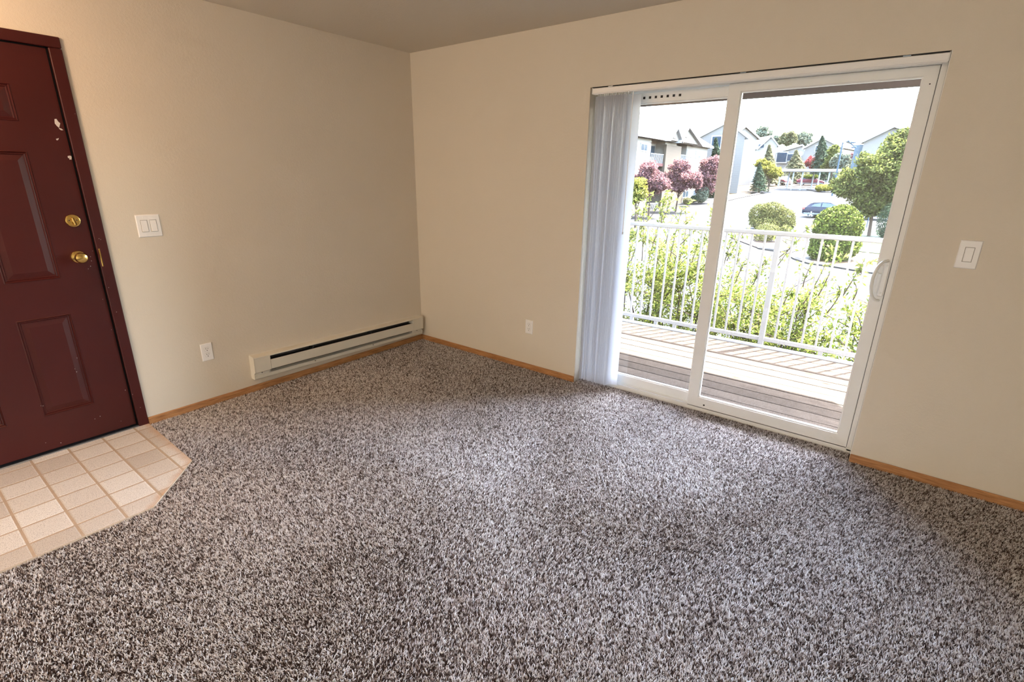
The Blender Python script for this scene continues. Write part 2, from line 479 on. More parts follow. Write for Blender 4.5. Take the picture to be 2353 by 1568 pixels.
for i in range(len(ys)-1):
    for j in range(len(zs)-1):
        if any(abs(ys[i]-c[0]) < 1e-6 for c in CV) and any(abs(zs[j]-r[0]) < 1e-6 for r in RV): continue
        bm.add([(SX, ys[i], zs[j]), (SX, ys[i+1], zs[j]), (SX, ys[i+1], zs[j+1]), (SX, ys[i], zs[j+1])], [(0, 1, 2, 3)])
y0, y1, z0, z1 = -3.269, -2.351, .016, 2.056
bm.add([(SX, y0, z0), (SX, y1, z0), (SX, y1, z1), (SX, y0, z1), (-.05, y0, z0), (-.05, y1, z0), (-.05, y1, z1), (-.05, y0, z1)],
       [(4, 5, 6, 7), (0, 4, 7, 3), (1, 2, 6, 5), (0, 1, 5, 4), (3, 7, 6, 2)])
slab = bm.build('door_slab', MAROON, door)
for (c0, c1) in CV:
    for (r0, r1) in RV:
        m = MB()
        # molding: small roll, groove, sloping field, raised centre
        rings = [(0, SX), (.004, SX+.0035), (.009, SX-.004), (.014, SX-.002), (.018, SX-.007), (.040, SX-.002), (.044, SX-.001)]
        vs = []; fs = []
        for d_, x in rings:
            vs += [(x, c0+d_, r0+d_), (x, c1-d_, r0+d_), (x, c1-d_, r1-d_), (x, c0+d_, r1-d_)]
        for i in range(len(rings)-1):
            for q in range(4): fs.append((i*4+q, i*4+(q+1) % 4, (i+1)*4+(q+1) % 4, (i+1)*4+q))
        fs.append(tuple((len(rings)-1)*4+q for q in range(4)))
        m.add(vs, fs).build('door_panel', MAROON, slab)
# hardware
m = MB().lathe([(.033, 0), (.033, .004), (.031, .007), (.027, .008), (.026, .006), (.001, .0065)], (SX, -2.411, 1.236), (1, 0, 0), 36)
db = m.build('deadbolt', BRASS, slab, smooth=True)
m = MB()
mt = Matrix.Translation((SX+.006, -2.411, 1.236)) @ Matrix.Rotation(math.radians(12), 4, 'X')
m.box(0, .010, -.006, .006, -.006, .006, mt, .002); m.box(.008, .020, -.0055, .0055, -.024, .018, mt, .004)
tp = m.build('thumb_turn', BRASS, slab)
m = MB(); 
for dy_ in (-.016, .016): m.lathe([(.003, 0), (.003, .0012)], (SX+.0065, -2.411+dy_, 1.238), (1, 0, 0), 10)
m.build('screw', GRILLE, slab)
m = MB().lathe([(.034, 0), (.034, .003), (.031, .008), (.022, .010), (.0125, .013), (.0115, .026), (.014, .032), (.024, .038), (.0285, .047), (.0285, .056), (.024, .064), (.014, .068), (.001, .069)], (SX, -2.425, 1.046), (1, 0, 0), 36)
m.build('door_knob', BRASS, slab, smooth=True)
m = MB().box(-.01, .0145, -2.3365, -2.330, .985, 1.083, bev=.001)
m.build('strike_plate', BRASS, door)
def chip(pts, x=SX+.0004, par=None):
    MB().prism([(x, a, b) for a, b in pts], (.0004, 0, 0)).build('paint_chip', CHIP, par or slab)
def chipat(u, v, pts, x=SX+.0004, par=None):
    P = onPlane(u, v, (SX, 0, 0), Vector((1, 0, 0))); chip([(P.y+a*.001, P.z+b*.001) for a, b in pts], x, par)
chipat(131, 284, [(-6, 20), (2, 22), (6, 10), (13, 2), (7, -12), (4, -20), (-3, -12), (-9, 0)])
chipat(140, 297, [(-8, 5), (2, 3), (9, -4), (0, -5), (-6, 0)])
chipat(132, 320, [(-6, 1), (0, 3), (7, 6), (3, -2), (-2, -6), (-5, -4)])
chipat(161, 362, [(-9, 6), (-1, 9), (8, 7), (9, -2), (4, -4), (5, -10), (-5, -11), (-4, -4), (-9, -3)])
chipat(215, 555, [(-7, 4), (2, 8), (4, -4), (6, -12), (-4, -6)])
random.seed(11)
for u, v in [(225, 548), (229, 550), (208, 590), (210, 600), (208, 612), (203, 618), (170, 262), (247, 660), (236, 688), (265, 716), (256, 758), (288, 897), (302, 905), (320, 935), (278, 968), (230, 957), (218, 963), (176, 855), (177, 823), (94, 933), (99, 933), (172, 848), (213, 577), (305, 930), (140, 1018), (105, 1018)]:
    P = onPlane(u, v, (SX, 0, 0), Vector((1, 0, 0))); r = random.uniform(.0012, .0024)
    fr = P.y > -2.343
    if -2.351 < P.y < -2.343 or P.z < .02: continue
    pts = [(P.y+r*random.uniform(.6, 1.3)*math.cos(a), P.z+r*random.uniform(.6, 1.3)*math.sin(a)) for a in (0, 1.2, 2.5, 3.7, 5)]
    chip(pts, .0132 if fr else SX+.0004, door if fr else slab)
MB().box(-.048, -.004, -3.272, -2.346, -.0015, .015).build('door_sweep', BLACKR, door)
MB().box(-.12, .014, -3.272, -2.343, -.0015, .005, bev=.002).build('threshold', ALU, door)
MB().box(-.02, -.003, -2.3515, -2.3425, .0, 2.06).build('weatherstrip', BLACKR, door)
MB().box(-.02, -.003, -3.27, -2.345, 2.0555, 2.0625).build('weatherstrip', BLACKR, door)
# landing outside so nothing shows through cracks
tag(MB().box(-1.5, -T, -4, -1.6, -.2, RH).build('hallway', plain('hallway_wall', srgb(60, 50, 45)), keep=True), 'dim stair landing beyond the closed entry door', 'hallway', kind='structure')

# ------------------------------------------------------------------ switches and outlets
def frame_left(y, z): return Matrix(((0, 0, 1, 0), (1, 0, 0, y), (0, 1, 0, z), (0, 0, 0, 1)))   # local x->+y, y->z, z->+x
def frame_right(x, z): return Matrix(((-1, 0, 0, x), (0, 0, -1, 0), (0, 1, 0, z), (0, 0, 0, 1)))  # local x->-x, z->-y
def tmb(m, mtx): m.v = [tuple(mtx @ Vector(p)) for p in m.v]; return m
def plate(m, w, h, t=.0055, b=.004):
    v = [(-w/2, -h/2, 0), (w/2, -h/2, 0), (w/2, h/2, 0), (-w/2, h/2, 0), (-w/2+b*.3, -h/2+b*.3, t*.6), (w/2-b*.3, -h/2+b*.3, t*.6), (w/2-b*.3, h/2-b*.3, t*.6), (-w/2+b*.3, h/2-b*.3, t*.6),
         (-w/2+b, -h/2+b, t), (w/2-b, -h/2+b, t), (w/2-b, h/2-b, t), (-w/2+b, h/2-b, t)]
    f = [(3, 2, 1, 0), (8, 9, 10, 11)]+[(i+q, i+(q+1) % 4, i+4+(q+1) % 4, i+4+q) for i in (0, 4) for q in range(4)]
    return m.add(v, f)
def switch(mtx, w, h, xs, label, screws):
    loc = mtx.translation
    r = empty('light_switch', loc, label, 'light switch')
    tmb(plate(MB(), w, h), mtx).build('cover_plate', WHITE_PL, r)
    for x in xs:
        fr = tmb(MB().box(x-.0175, x+.0175, -.034, .034, .0056, .0064), mtx).build('rocker_frame', GRILLE if 0 else plain('switch_gap', srgb(150, 148, 142), .6), r)
        m = MB()
        # rocker tilted: top pressed in
        v = [(x-.0155, -.032, .0062), (x+.0155, -.032, .0062), (x+.0155, .032, .0062), (x-.0155, .032, .0062), (x-.0145, -.031, .0112), (x+.0145, -.031, .0112), (x+.0145, .031, .0072), (x-.0145, .031, .0072)]
        tmb(m.add(v, [(3, 2, 1, 0), (4, 5, 6, 7), (0, 1, 5, 4), (1, 2, 6, 5), (2, 3, 7, 6), (3, 0, 4, 7)]), mtx).build('rocker', WHITE_PL, r)
        if screws:
            for yy in (-.0485, .0485):
                tmb(MB().lathe([(.0035, 0), (.0033, .0012), (.001, .0014)], (x, yy, .0053), (0, 0, 1), 12), mtx).build('screw', WHITE_PL, r)
    return r
def outlet(mtx, w, h, label):
    r = empty('wall_outlet', mtx.translation, label, 'outlet')
    tmb(plate(MB(), w, h), mtx).build('cover_plate', WHITE_PL, r)
    for zz in (-.0195, .0195):
        pts = [(.0172*math.cos(a)*1.0, zz+max(-.0142, min(.0142, .0172*math.sin(a))), .0057) for a in [i*2*math.pi/24 for i in range(24)]]
        rc = tmb(MB().prism([(p[0]*1.04, zz+(p[1]-zz)*1.05, .0054) for p in pts], (0, 0, .0004)), mtx).build('seam', plain('outlet_gap', srgb(165, 162, 156), .6), r)
        rc = tmb(MB().prism(pts, (0, 0, .0017)), mtx).build('receptacle', WHITE_PL, r)
        m = MB()
        m.box(-.0075, -.0050, zz+.001, zz+.009, .0074, .0079); m.box(.0050, .0072, zz+.0015, zz+.008, .0074, .0079)
        m.prism([(.0028*math.cos(a), zz-.0078+.0028*math.sin(a), .0074) for a in [i*math.pi/5 for i in range(10)]], (0, 0, .0005))
        tmb(m, mtx).build('slot', DARK, rc)
    tmb(MB().lathe([(.003, 0), (.0028, .001)], (0, 0, .0054), (0, 0, 1), 10), mtx).build('screw', WHITE_PL, r)
    return r
switch(frame_left(-2.0725, 1.189), .121, .1265, (-.023, .023), 'white double rocker light switch beside the maroon door', True)
outlet(frame_left(-1.8906, .3601), .072, .1175, 'white wall outlet near the heater and oak baseboard')
outlet(frame_right(1.2638, .3488), .070, .114, 'white wall outlet low on the wall beside the patio door')
switch(frame_right(3.7522, 1.1763), .0797, .1295, (0,), 'white single rocker light switch by patio door handle', False)

# ------------------------------------------------------------------ baseboard heater (slightly out of level)
heat = empty('baseboard_heater', (0, -.84, .06), 'long off-white electric baseboard heater with dark slot, low on wall', 'heater')
HM = Matrix.Translation((0, -1.632, .089)) @ Matrix.Rotation(math.radians(-1.03), 4, 'X')
Lh = 1.588
def hb(m, name, mat, parent=heat, smooth=False): return tmb(m, HM).build(name, mat, parent, smooth)
# profile in (x, z) run along y
def run(prof, ya, yb): return MB().prism([(x, ya, z) for x, z in prof], (0, yb-ya, 0))
hb(run([(0, .0), (.004, 0), (.004, .172), (.060, .167), (.066, .163), (.066, .158), (.064, .158), (.064, .162), (.059, .165), (.004, .1695), (.0, .176)], .004, Lh-.004), 'top_cover', OFFW)
hb(run([(.062, .128), (.066, .128), (.066, .060), (.058, .054), (.056, .056), (.062, .062)], .118, Lh-.122), 'front_panel', OFFW)
hb(MB().box(.004, .0655, .002, .117, .054, .1575, bev=.002), 'wiring_box', OFFW)
hb(MB().box(.004, .0655, Lh-.121, Lh-.002, .054, .1575, bev=.002), 'wiring_box', OFFW)
ep = [(0, 0), (.046, 0), (.052, .006), (.052, .030), (.045, .037), (.058, .052), (.067, .056), (.067, .164), (.06, .170), (0, .177)]
hb(run(ep, -.003, .002), 'end_cap', OFFW); hb(run(ep, Lh-.002, Lh+.002), 'end_cap', OFFW)
hb(run([(.004, 0), (.046, 0), (.050, .006), (.050, .026), (.044, .030), (.040, .030), (.045, .024), (.045, .006), (.004, .003)], .004, Lh-.004), 'bottom_tray', OFFW)
hb(MB().box(.004, .044, .004, .115, .026, .055), 'tray_end', OFFW); hb(MB().box(.004, .044, Lh-.12, Lh-.004, .026, .055), 'tray_end', OFFW)
fm = MB().tube([(.03, .12, .095), (.03, Lh-.13, .095)], .006, 8)
for i in range(134):
    yy = .125+i*.010
    fm.box(.010, .055, yy, yy+.0012, .070, .125)
hb(fm, 'heating_element', GRILLE)['kind'] = 'stuff'
hb(MB().box(.0045, .006, .118, Lh-.122, .03, .168), 'back_panel', plain('heater_back', srgb(70, 72, 70), .5))
for yy in (.45, 1.0):
    hb(MB().box(.008, .056, yy, yy+.006, .128, .146).tube([(.056, yy+.003, .128), (.058, yy+.012, .142), (.056, yy+.03, .145)], .003, 6), 'clip', DARK)
for yy, xx, zz in ((.055, .0445, .041), (.47, .0505, .022), (1.02, .0505, .022), (Lh-.06, .0445, .041)):
    hb(MB().lathe([(.004, 0), (.0035, .002), (.001, .0025)], (xx-.0002, yy, zz), (1, 0, 0), 12), 'screw', GRILLE)

# ------------------------------------------------------------------ sliding patio door
pd = empty('door_2', (2.6, .14, 0), 'white vinyl sliding glass patio door to the balcony', 'door', kind='structure')
F0, F1 = .100, .186
m = MB()
m.box(OX0, OX0+.036, F0+.002, F1, .0, OZ, bev=.002)
m.box(OX1-.0245, OX1, F0, F1, .0, OZ-.0, bev=.002)
m.box(OX0+.036, OX1-.0245, F0, F1, 2.010, OZ, bev=.002)
m.build('door_frame', WHITE, pd)
m = MB()
m.box(OX0, OX1, F0, F1+.02, -.02, .012, bev=.002); m.box(OX0+.03, OX1-.02, F0, F0+.006, .012, .022); m.box(OX0+.03, OX1-.02, F0+.040, F0+.046, .012, .026); m.box(OX0+.03, OX1-.02, F1-.008, F1, .012, .02)
m.build('sill_track', WHITE, pd)
def sash(name, x0, x1, z0, z1, y0, y1, wl, wr, wb, wt, par):
    """sash with mitred corners, a stepped glazing bead and its glass"""
    m = MB()
    o = [(x0, z0), (x1, z0), (x1, z1), (x0, z1)]; i = [(x0+wl, z0+wb), (x1-wr, z0+wb), (x1-wr, z1-wt), (x0+wl, z1-wt)]
    b = .007; j = [(i[0][0]+b, i[0][1]+b), (i[1][0]-b, i[1][1]+b), (i[2][0]-b, i[2][1]-b), (i[3][0]+b, i[3][1]-b)]
    yc = (y0+y1)/2
    rings = [[(x, y1, z) for x, z in o], [(x, y0+.0015, z) for x, z in o], [(x+(.0015 if k in (0, 3) else -.0015), y0, z+(.0015 if k < 2 else -.0015)) for k, (x, z) in enumerate(o)],
             [(x, y0, z) for x, z in i], [(x, y0+.006, z) for x, z in i], [(x, y0+.010, z) for x, z in j], [(x, y1-.006, z) for x, z in j], [(x, y1, z) for x, z in i]]
    vs = [p for r in rings for p in r]; fs = []
    n = len(rings)
    for a in range(n):
        for q in range(4): fs.append((a*4+q, a*4+(q+1) % 4, ((a+1) % n)*4+(q+1) % 4, ((a+1) % n)*4+q))
    s = m.add(vs, fs).build(name, WHITE, par)
    MB().box(j[0][0]-.003, j[1][0]+.003, yc-.003, yc+.003, j[0][1]-.003, j[2][1]+.003).build('glass', GLASS, s)
    return s
slide = sash('sliding_panel', 2.541, 3.4765, .020, 2.008, F0+.003, F0+.037, .067, .054, .066, .042, pd)
fixed = sash('fixed_panel', 1.742, 2.590, .024, 2.006, F0+.048, F0+.080, .05, .06, .060, .056, pd)
MB().box(OX0+.012, OX1-.004, .0015, .04, 2.0415, 2.0455).build('painted_shadow_gap', DARK, pd)  # dark strip above the blind rail, painting the shade of the gap
MB().box(3.5032, 3.5052, -.0008, .004, .03, 2.046).build('caulk_line', WHITE, pd)
# seams, gaps and fittings
m = MB()
m.box(3.4767, 3.4785, F0+.002, F0+.03, .02, 2.008)
m.build('seal', DARK, pd)
m = MB().box(2.545, 3.476, F0+.0, F0+.02, .0165, .0205); m.build('seal', DARK, pd)
for (x, z) in ((2.655, .041),): MB().lathe([(.006, 0), (.006, .001)], (x, F0+.0025, z), (0, -1, 0), 14).build('screw_hole', DARK, slide)
MB().lathe([(.011, 0), (.0105, .0012)], (3.395, F0+.003, .052), (0, -1, 0), 20).build('access_plug', WHITE, slide)
for x, z in ((3.452, 1.93),): MB().lathe([(.003, 0), (.003, .0008)], (x, F0+.003, z), (0, -1, 0), 10).build('screw', DARK, slide)
for i in range(7):
    x = 2.005+i*.0385
    MB().box(x, x+.0145, F0+.0465, F0+.049, 1.972, 1.986).build('vent_slot', DARK, fixed)
# handle: escutcheon, D pull, latch
m = MB()
m.box(3.446, 3.472, F0-.006, F0+.003, .915, 1.098, bev=.004)
hd = m.build('handle', WHITE_PL, slide)
arc = []
for i in range(15):
    a = math.pi*i/14
    arc.append((3.459-.046*math.sin(a)**.85, F0-.008-.040*math.sin(a)**.7, 1.000+.105*math.cos(a)))
HG = plain('handle_white', srgb(226, 228, 224), .3, var=.01)
MB().tube(arc, [.009]*15, 10, flat=.75).build('pull', HG, slide, smooth=True)
MB().box(3.430, 3.446, F0-.004, F0+.003, .93, 1.075, bev=.003).build('latch_plate', WHITE, slide)
m = MB().tube([(3.445, F0-.007, 1.035), (3.432, F0-.012, 1.037), (3.420, F0-.013, 1.046)], .0035, 8)
m.build('latch_lever', HG, slide)
for z in (.935, 1.078): MB().lathe([(.005, 0), (.0045, .0012), (.001, .0014)], (3.460, F0-.006, z), (0, -1, 0), 14).build('screw', HG, slide)

# ------------------------------------------------------------------ vertical blind, drawn open to the side
vb = empty('vertical_blind', (1.9, .05, .02), 'white vertical blind stacked open beside the patio door', 'blind')
m = MB()
m.box(1.716, 3.4985, .003, .042, 2.007, 2.040, bev=.003)
for z in (2.015, 2.022, 2.029): m.box(1.72, 3.495, .0018, .0031, z, z+.0035)
m.box(1.72, 3.498, .008, .013, 2.0035, 2.0075); m.box(1.72, 3.498, .032, .037, 2.0035, 2.0075)
m.build('head_rail', WHITE_PL, vb)
MB().box(1.7135, 1.7185, .002, .043, 2.005, 2.0415, bev=.001).build('end_cap', WHITE, vb)
MB().box(3.497, 3.501, .002, .043, 2.005, 2.0415, bev=.001).build('end_cap', WHITE, vb)
for x in (1.83, 2.62, 3.33): MB().box(x, x+.03, .0005, .03, 2.039, 2.0438).build('mounting_clip', ALU, vb)
ztop, zbot = 1.992, .022
proto = None
def vane(x, yc, ang, wv=.089, curve=.006, name='vane'):
    seg = 8; ca, sa = math.cos(ang), math.sin(ang); vs = []; fs = []
    for z in (zbot, ztop):
        for t_ in (0, .0009):
            for i in range(seg+1):
                s = (i/seg-.5)*wv; c = curve*(1-(2*i/seg-1)**2)+t_
                vs.append((x+s*ca-c*sa, yc+s*sa+c*ca, z))
    n = seg+1
    for i in range(seg):
        a = i; b = n+i; c = 2*n+i; d = 3*n+i
        fs += [(a, a+1, c+1, c), (b+1, b, d, d+1), (a+1, a, b, b+1), (c, c+1, d+1, d)]
    fs += [(0, 2*n, 3*n, n), (seg, n+seg, 3*n+seg, 2*n+seg)]
    return MB().add(vs, fs).build(name, VANE, vb, smooth=True)
random.seed(5)
CAR = plain('blind_carrier', srgb(200, 200, 196), .5)
for i in range(21):
    x = 1.752+i*.0106
    vane(x+random.uniform(-.001, .001), .0505, math.radians(70)+random.uniform(-.1, .1)-(.05 if 9 < i < 12 else 0), curve=.007+random.uniform(-.002, .002))
vane(1.9865, .0545, math.radians(38), curve=.011)
for i in range(22):
    x = 1.752+i*.0108
    MB().box(x-.002, x+.002, .018, .028, 1.990, 2.006).build('carrier', CAR, vb)
MB().tube([(1.998, .012, 2.000), (2.0035, .012, 1.15)], .0035, 8).build('wand', WHITE_PL, vb, smooth=True)
MB().tube([(2.0035, .012, 1.15), (2.0036, .012, 1.135)], .0048, 8).build('wand_tip', CAR, vb)

# ------------------------------------------------------------------ balcony
DK = wood_mat('weathered_deck_wood', srgb(52, 46, 41), srgb(29, 25, 22), 0, 10, 1.0, .4, knots=True)
dz = -.1
deck = MB()
for x in np.arange(-1.4, 4.4, .4): deck.box(x, x+.04, .2, 2.13, dz-.18, dz-.03)
deck.box(-1.5, 4.45, 2.13, 2.17, dz-.2, dz-.03)
deck = deck.build('balcony_deck', plain('joist_wood', srgb(96, 76, 64), .8), keep=True)
tag(deck, 'weathered wooden balcony deck with long planks outside the patio door', 'deck', kind='structure')
edges = [.205, .345, .4925, .640, .790, .938, 1.084, 1.231, 1.386, 1.540, 1.690, 1.840, 1.990, 2.135]
for a, b in zip(edges[:-1], edges[1:]):
    MB().box(-1.5, 4.45, a+.004, b-.004, dz-.03, dz+random.uniform(-.0015, .0015), bev=.003).build('plank', DK, deck)
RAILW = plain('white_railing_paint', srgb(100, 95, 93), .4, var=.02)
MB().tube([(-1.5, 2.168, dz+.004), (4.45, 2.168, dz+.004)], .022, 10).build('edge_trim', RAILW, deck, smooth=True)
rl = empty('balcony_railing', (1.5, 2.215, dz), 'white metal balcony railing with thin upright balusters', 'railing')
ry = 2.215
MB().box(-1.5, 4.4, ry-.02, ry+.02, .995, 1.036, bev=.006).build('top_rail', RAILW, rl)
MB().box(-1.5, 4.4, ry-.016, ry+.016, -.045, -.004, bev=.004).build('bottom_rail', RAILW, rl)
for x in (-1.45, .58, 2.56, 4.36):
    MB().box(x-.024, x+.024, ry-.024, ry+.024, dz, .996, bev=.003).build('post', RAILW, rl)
for x in np.arange(2.56-.1185*33, 4.3, .1185):
    if min(abs(x-p) for p in (-1.45, .58, 2.56, 4.36)) < .04: continue
    MB().box(x-.0085, x+.0085, ry-.0085, ry+.0085, -.005, .996).build('baluster', RAILW, rl)
for x in (-.6, .1, 1.16, 1.452, 1.668, 3.085, 3.8):
    MB().box(x-.018, x+.018, ry-.014, ry+.014, dz, -.044).build('support_block', RAILW, rl)
# roof over the balcony
BROWN = plain('brown_soffit_board', srgb(44, 33, 29), .8)
roof = [(-2, .19), (4.62, .19), (4.62, 1.35), (3.87, 2.12), (-2, 2.12)]
tag(MB().prism([(x, y, 2.34) for x, y in roof], (0, 0, .2)).build('balcony_ceiling', BROWN, keep=True), 'brown underside of the roof over the balcony', 'roof', kind='structure')
m = MB().box(-2, 3.87, 2.12, 2.17, 2.195, 2.45); m.prism([(3.87, 2.12, 2.195), (3.87, 2.17, 2.195), (4.65, 1.38, 2.195), (4.62, 1.35, 2.195)], (0, 0, .25))
tag(m.build('trim_1', BROWN, keep=True), 'brown fascia beam at the edge of the balcony roof', 'fascia', kind='structure')

# ================================================================== outside
def srgbo(r, g, b, k=.18): return tuple(x*k for x in srgb(r, g, b)[:3])+(1,)
INSIDE = set(bpy.data.materials.keys())
ASPH = Mat('sunlit_asphalt', srgbo(104, 103, 104), .85)
ASPH.color(ASPH.ramp(ASPH.noise(1.2, 5, .6), [(.3, srgbo(46, 46, 46)), (.7, srgbo(53, 52, 53))])); ASPH.bump(ASPH.noise(40, 2), .3, .01); ASPH = ASPH.m
DRY = Mat('dry_lawn', srgbo(132, 111, 82), .9)
DRY.color(DRY.ramp(DRY.noise(2.2, 5, .7), [(.3, srgbo(79, 62, 42)), (.6, srgbo(89, 74, 53)), (.8, srgbo(67, 67, 40))])); DRY.bump(DRY.noise(60, 2), .5, .03); DRY = DRY.m
LAWN = Mat('green_lawn', srgbo(67, 90, 42), .9)
LAWN.color(LAWN.ramp(LAWN.noise(2.5, 5, .7), [(.3, srgbo(30, 47, 22)), (.7, srgbo(51, 64, 34))])); LAWN.bump(LAWN.noise(60, 2), .5, .03); LAWN = LAWN.m
MULCH = Mat('bark_mulch', srgbo(89, 72, 64), .95)
MULCH.color(MULCH.ramp(MULCH.noise(5, 4, .7), [(.3, srgbo(45, 35, 30)), (.7, srgbo(72, 62, 56))])); MULCH = MULCH.m
CONC = plain('concrete', srgbo(89, 86, 83), .85, scale=3)
LINE = plain('parking_paint', srgbo(104, 103, 100), .7)

def drape(pts, name, mat, z0, th=.12, par=None, parent=None):
    """a flat patch of ground (x, y outline) that follows the rising terrain"""
    bm = bmesh.new(); vs = [bm.verts.new((x, y, 0)) for x, y in pts]; bm.faces.new(vs)
    for t in TY:
        bmesh.ops.bisect_plane(bm, geom=bm.verts[:]+bm.edges[:]+bm.faces[:], plane_co=(0, t, 0), plane_no=(0, 1, 0))
    for v in bm.verts: v.co.z = ter(v.co.y)+z0
    r = bmesh.ops.extrude_face_region(bm, geom=bm.faces[:])
    for e in r['geom']:
        if isinstance(e, bmesh.types.BMVert): e.co.z -= th
    bmesh.ops.recalc_face_normals(bm, faces=bm.faces)
    me = bpy.data.meshes.new(name); bm.to_mesh(me); bm.free(); me.materials.append(mat)
    o = bpy.data.objects.new(name, me); COL.objects.link(o)
    if parent is not None: o.parent = parent
    return o
gnd = drape([(-220, 3), (160, 3), (160, 300), (-220, 300)], 'ground', ASPH, 0, 1.0)
tag(gnd, 'pale sunlit asphalt parking lot rising away from the balcony', 'parking lot', kind='structure')
def gxy(u, v): P = ground(u, v); return (P.x, P.y)
def patch(px, name, mat, label, cat, z0=.06):
    o = drape([gxy(*p) for p in px], name, mat, z0, .3)
    return tag(o, label, cat, kind='structure')
patch([(1683, 458), (1800, 429), (1745, 424), (1650, 424), (1645, 462)], 'lawn', DRY, 'dry straw-coloured lawn below the tall siding gable wall', 'lawn')
patch([(1862, 606), (1990, 626), (2080, 640), (2110, 560), (1975, 560), (1888, 572)], 'lawn', DRY, 'dry lawn island under the big domed shrub', 'lawn')
patch([(1962, 580), (2070, 592), (2090, 532), (1982, 530)], 'lawn', LAWN, 'green shaded lawn strip near the street tree', 'lawn', .09)
patch([(1680, 548), (1745, 573), (1800, 580), (1800, 545), (1760, 528), (1690, 530)], 'planting_bed', MULCH, 'bark mulch bed under the feathery shrub', 'planting bed')
patch([(1745, 424), (1780, 427.5), (1900, 434), (1980, 436), (1980, 421), (1750, 417)], 'planting_bed', MULCH, 'mulch bank behind the white carport', 'planting bed')
patch([(1440, 486), (1540, 472.5), (1640, 458), (1640, 450), (1540, 464), (1440, 474)], 'sidewalk', CONC, 'sidewalk along the front of the apartment block', 'sidewalk', .08)
def curb(px, label, w=.16, h=.16):
    P = [ground(*p) for p in px]; m = MB()
    path = [Vector((p.x, p.y, ter(p.y)+h*.45)) for p in P]
    m.tube(path, w, 6, flat=.7)
    tag(m.build('curb', plain('curb_concrete', srgbo(104, 97, 93), .85)), label, 'curb', kind='structure')
curb([(1815, 588), (1830, 597), (1862, 607), (1920, 615), (1990, 627), (2060, 636)], 'concrete curb in front of the domed shrub')
curb([(1690, 540), (1720, 555), (1748, 573), (1790, 580), (1815, 572)], 'curved concrete curb around the feathery shrub bed')
curb([(1640, 470), (1690, 457), (1740, 447), (1800, 430)], 'long concrete curb along the dry lawn')
curb([(1855, 437), (1890, 442), (1930, 444)], 'short concrete curb by the clipped box hedge')
for i, (a, b) in enumerate([((1660, 500), (1745, 485)), ((1690, 475), (1790, 458)), ((1720, 465), (1830, 452)), ((1760, 480), (1850, 455)), ((1700, 488), (1800, 470))]):
    A, B = ground(*a), ground(*b); dxy = Vector((B.x-A.x, B.y-A.y, 0)).normalized(); nn = Vector((-dxy.y, dxy.x, 0))*.08
    drape([(A.x-nn.x, A.y-nn.y), (B.x-nn.x, B.y-nn.y), (B.x+nn.x, B.y+nn.y), (A.x+nn.x, A.y+nn.y)], 'parking_line', LINE, .012, .01, parent=gnd)

# ------------------------------------------------------------------ foliage generators
LRNG = np.random.default_rng(21)
def leaf_mesh(name, P, Nrm, L, Wd, mat, parent, tone=None, fold=True):
    """N leaves: centres P, facing Nrm, length L, width Wd"""
    n = len(P); rnd = LRNG.normal(size=(n, 3))
    Nrm = Nrm/np.maximum(np.linalg.norm(Nrm, axis=1, keepdims=True), 1e-6)
    A = np.cross(Nrm, rnd); A /= np.maximum(np.linalg.norm(A, axis=1, keepdims=True), 1e-6)
    B = np.cross(Nrm, A); L = np.broadcast_to(L, n)[:, None]; Wd = np.broadcast_to(Wd, n)[:, None]
    V = np.stack([P-A*L/2, P+B*Wd/2+Nrm*Wd*.15, P+A*L/2, P-B*Wd/2+Nrm*Wd*.15], 1)
    me = bpy.data.meshes.new(name); me.vertices.add(n*4); me.vertices.foreach_set('co', V.reshape(-1))
    base = (np.arange(n)*4)[:, None]
    tri = np.concatenate([base+np.array([[0, 1, 2]]), base+np.array([[0, 2, 3]])], 1).reshape(-1)
    me.loops.add(len(tri)); me.loops.foreach_set('vertex_index', tri.astype(np.int32))
    me.polygons.add(n*2); me.polygons.foreach_set('loop_start', (np.arange(n*2)*3).astype(np.int32))
    try: me.polygons.foreach_set('loop_total', np.full(n*2, 3, np.int32))
    except Exception: pass
    me.update(calc_edges=True)
    t = LRNG.uniform(0, 1, n) if tone is None else tone
    a = me.attributes.new('tone', 'FLOAT', 'POINT'); a.data.foreach_set('value', np.repeat(t, 4).astype(np.float32))
    me.materials.append(mat)
    o = bpy.data.objects.new(name, me); COL.objects.link(o)
    if parent is not None:
        o.parent = parent; o.matrix_basis = world_loc(parent).inverted()
    return o
def blob_points(blobs, n, shell=.72):
    w = np.array([b[1]*b[3]+b[2]*b[3] for b in blobs]); idx = LRNG.choice(len(blobs), n, p=w/w.sum())
    c = np.array([tuple(b[0]) for b in blobs])[idx]; r = np.array([b[1:4] for b in blobs])[idx]
    d = LRNG.normal(size=(n, 3)); d /= np.linalg.norm(d, axis=1, keepdims=True)
    k = LRNG.uniform(shell, 1.0, (n, 1))
    return c+d*r*k, d
def pxblob(u, v, ru, rv, Y, thick=1.0):
    c = onY(u, v, Y); s = depth(c)/FPX
    return (c, ru*s, ru*s*thick, rv*s)
BARK = wood_mat('tree_bark', srgbo(120, 100, 84), srgbo(82, 66, 56), 2, 8, .9, .4)
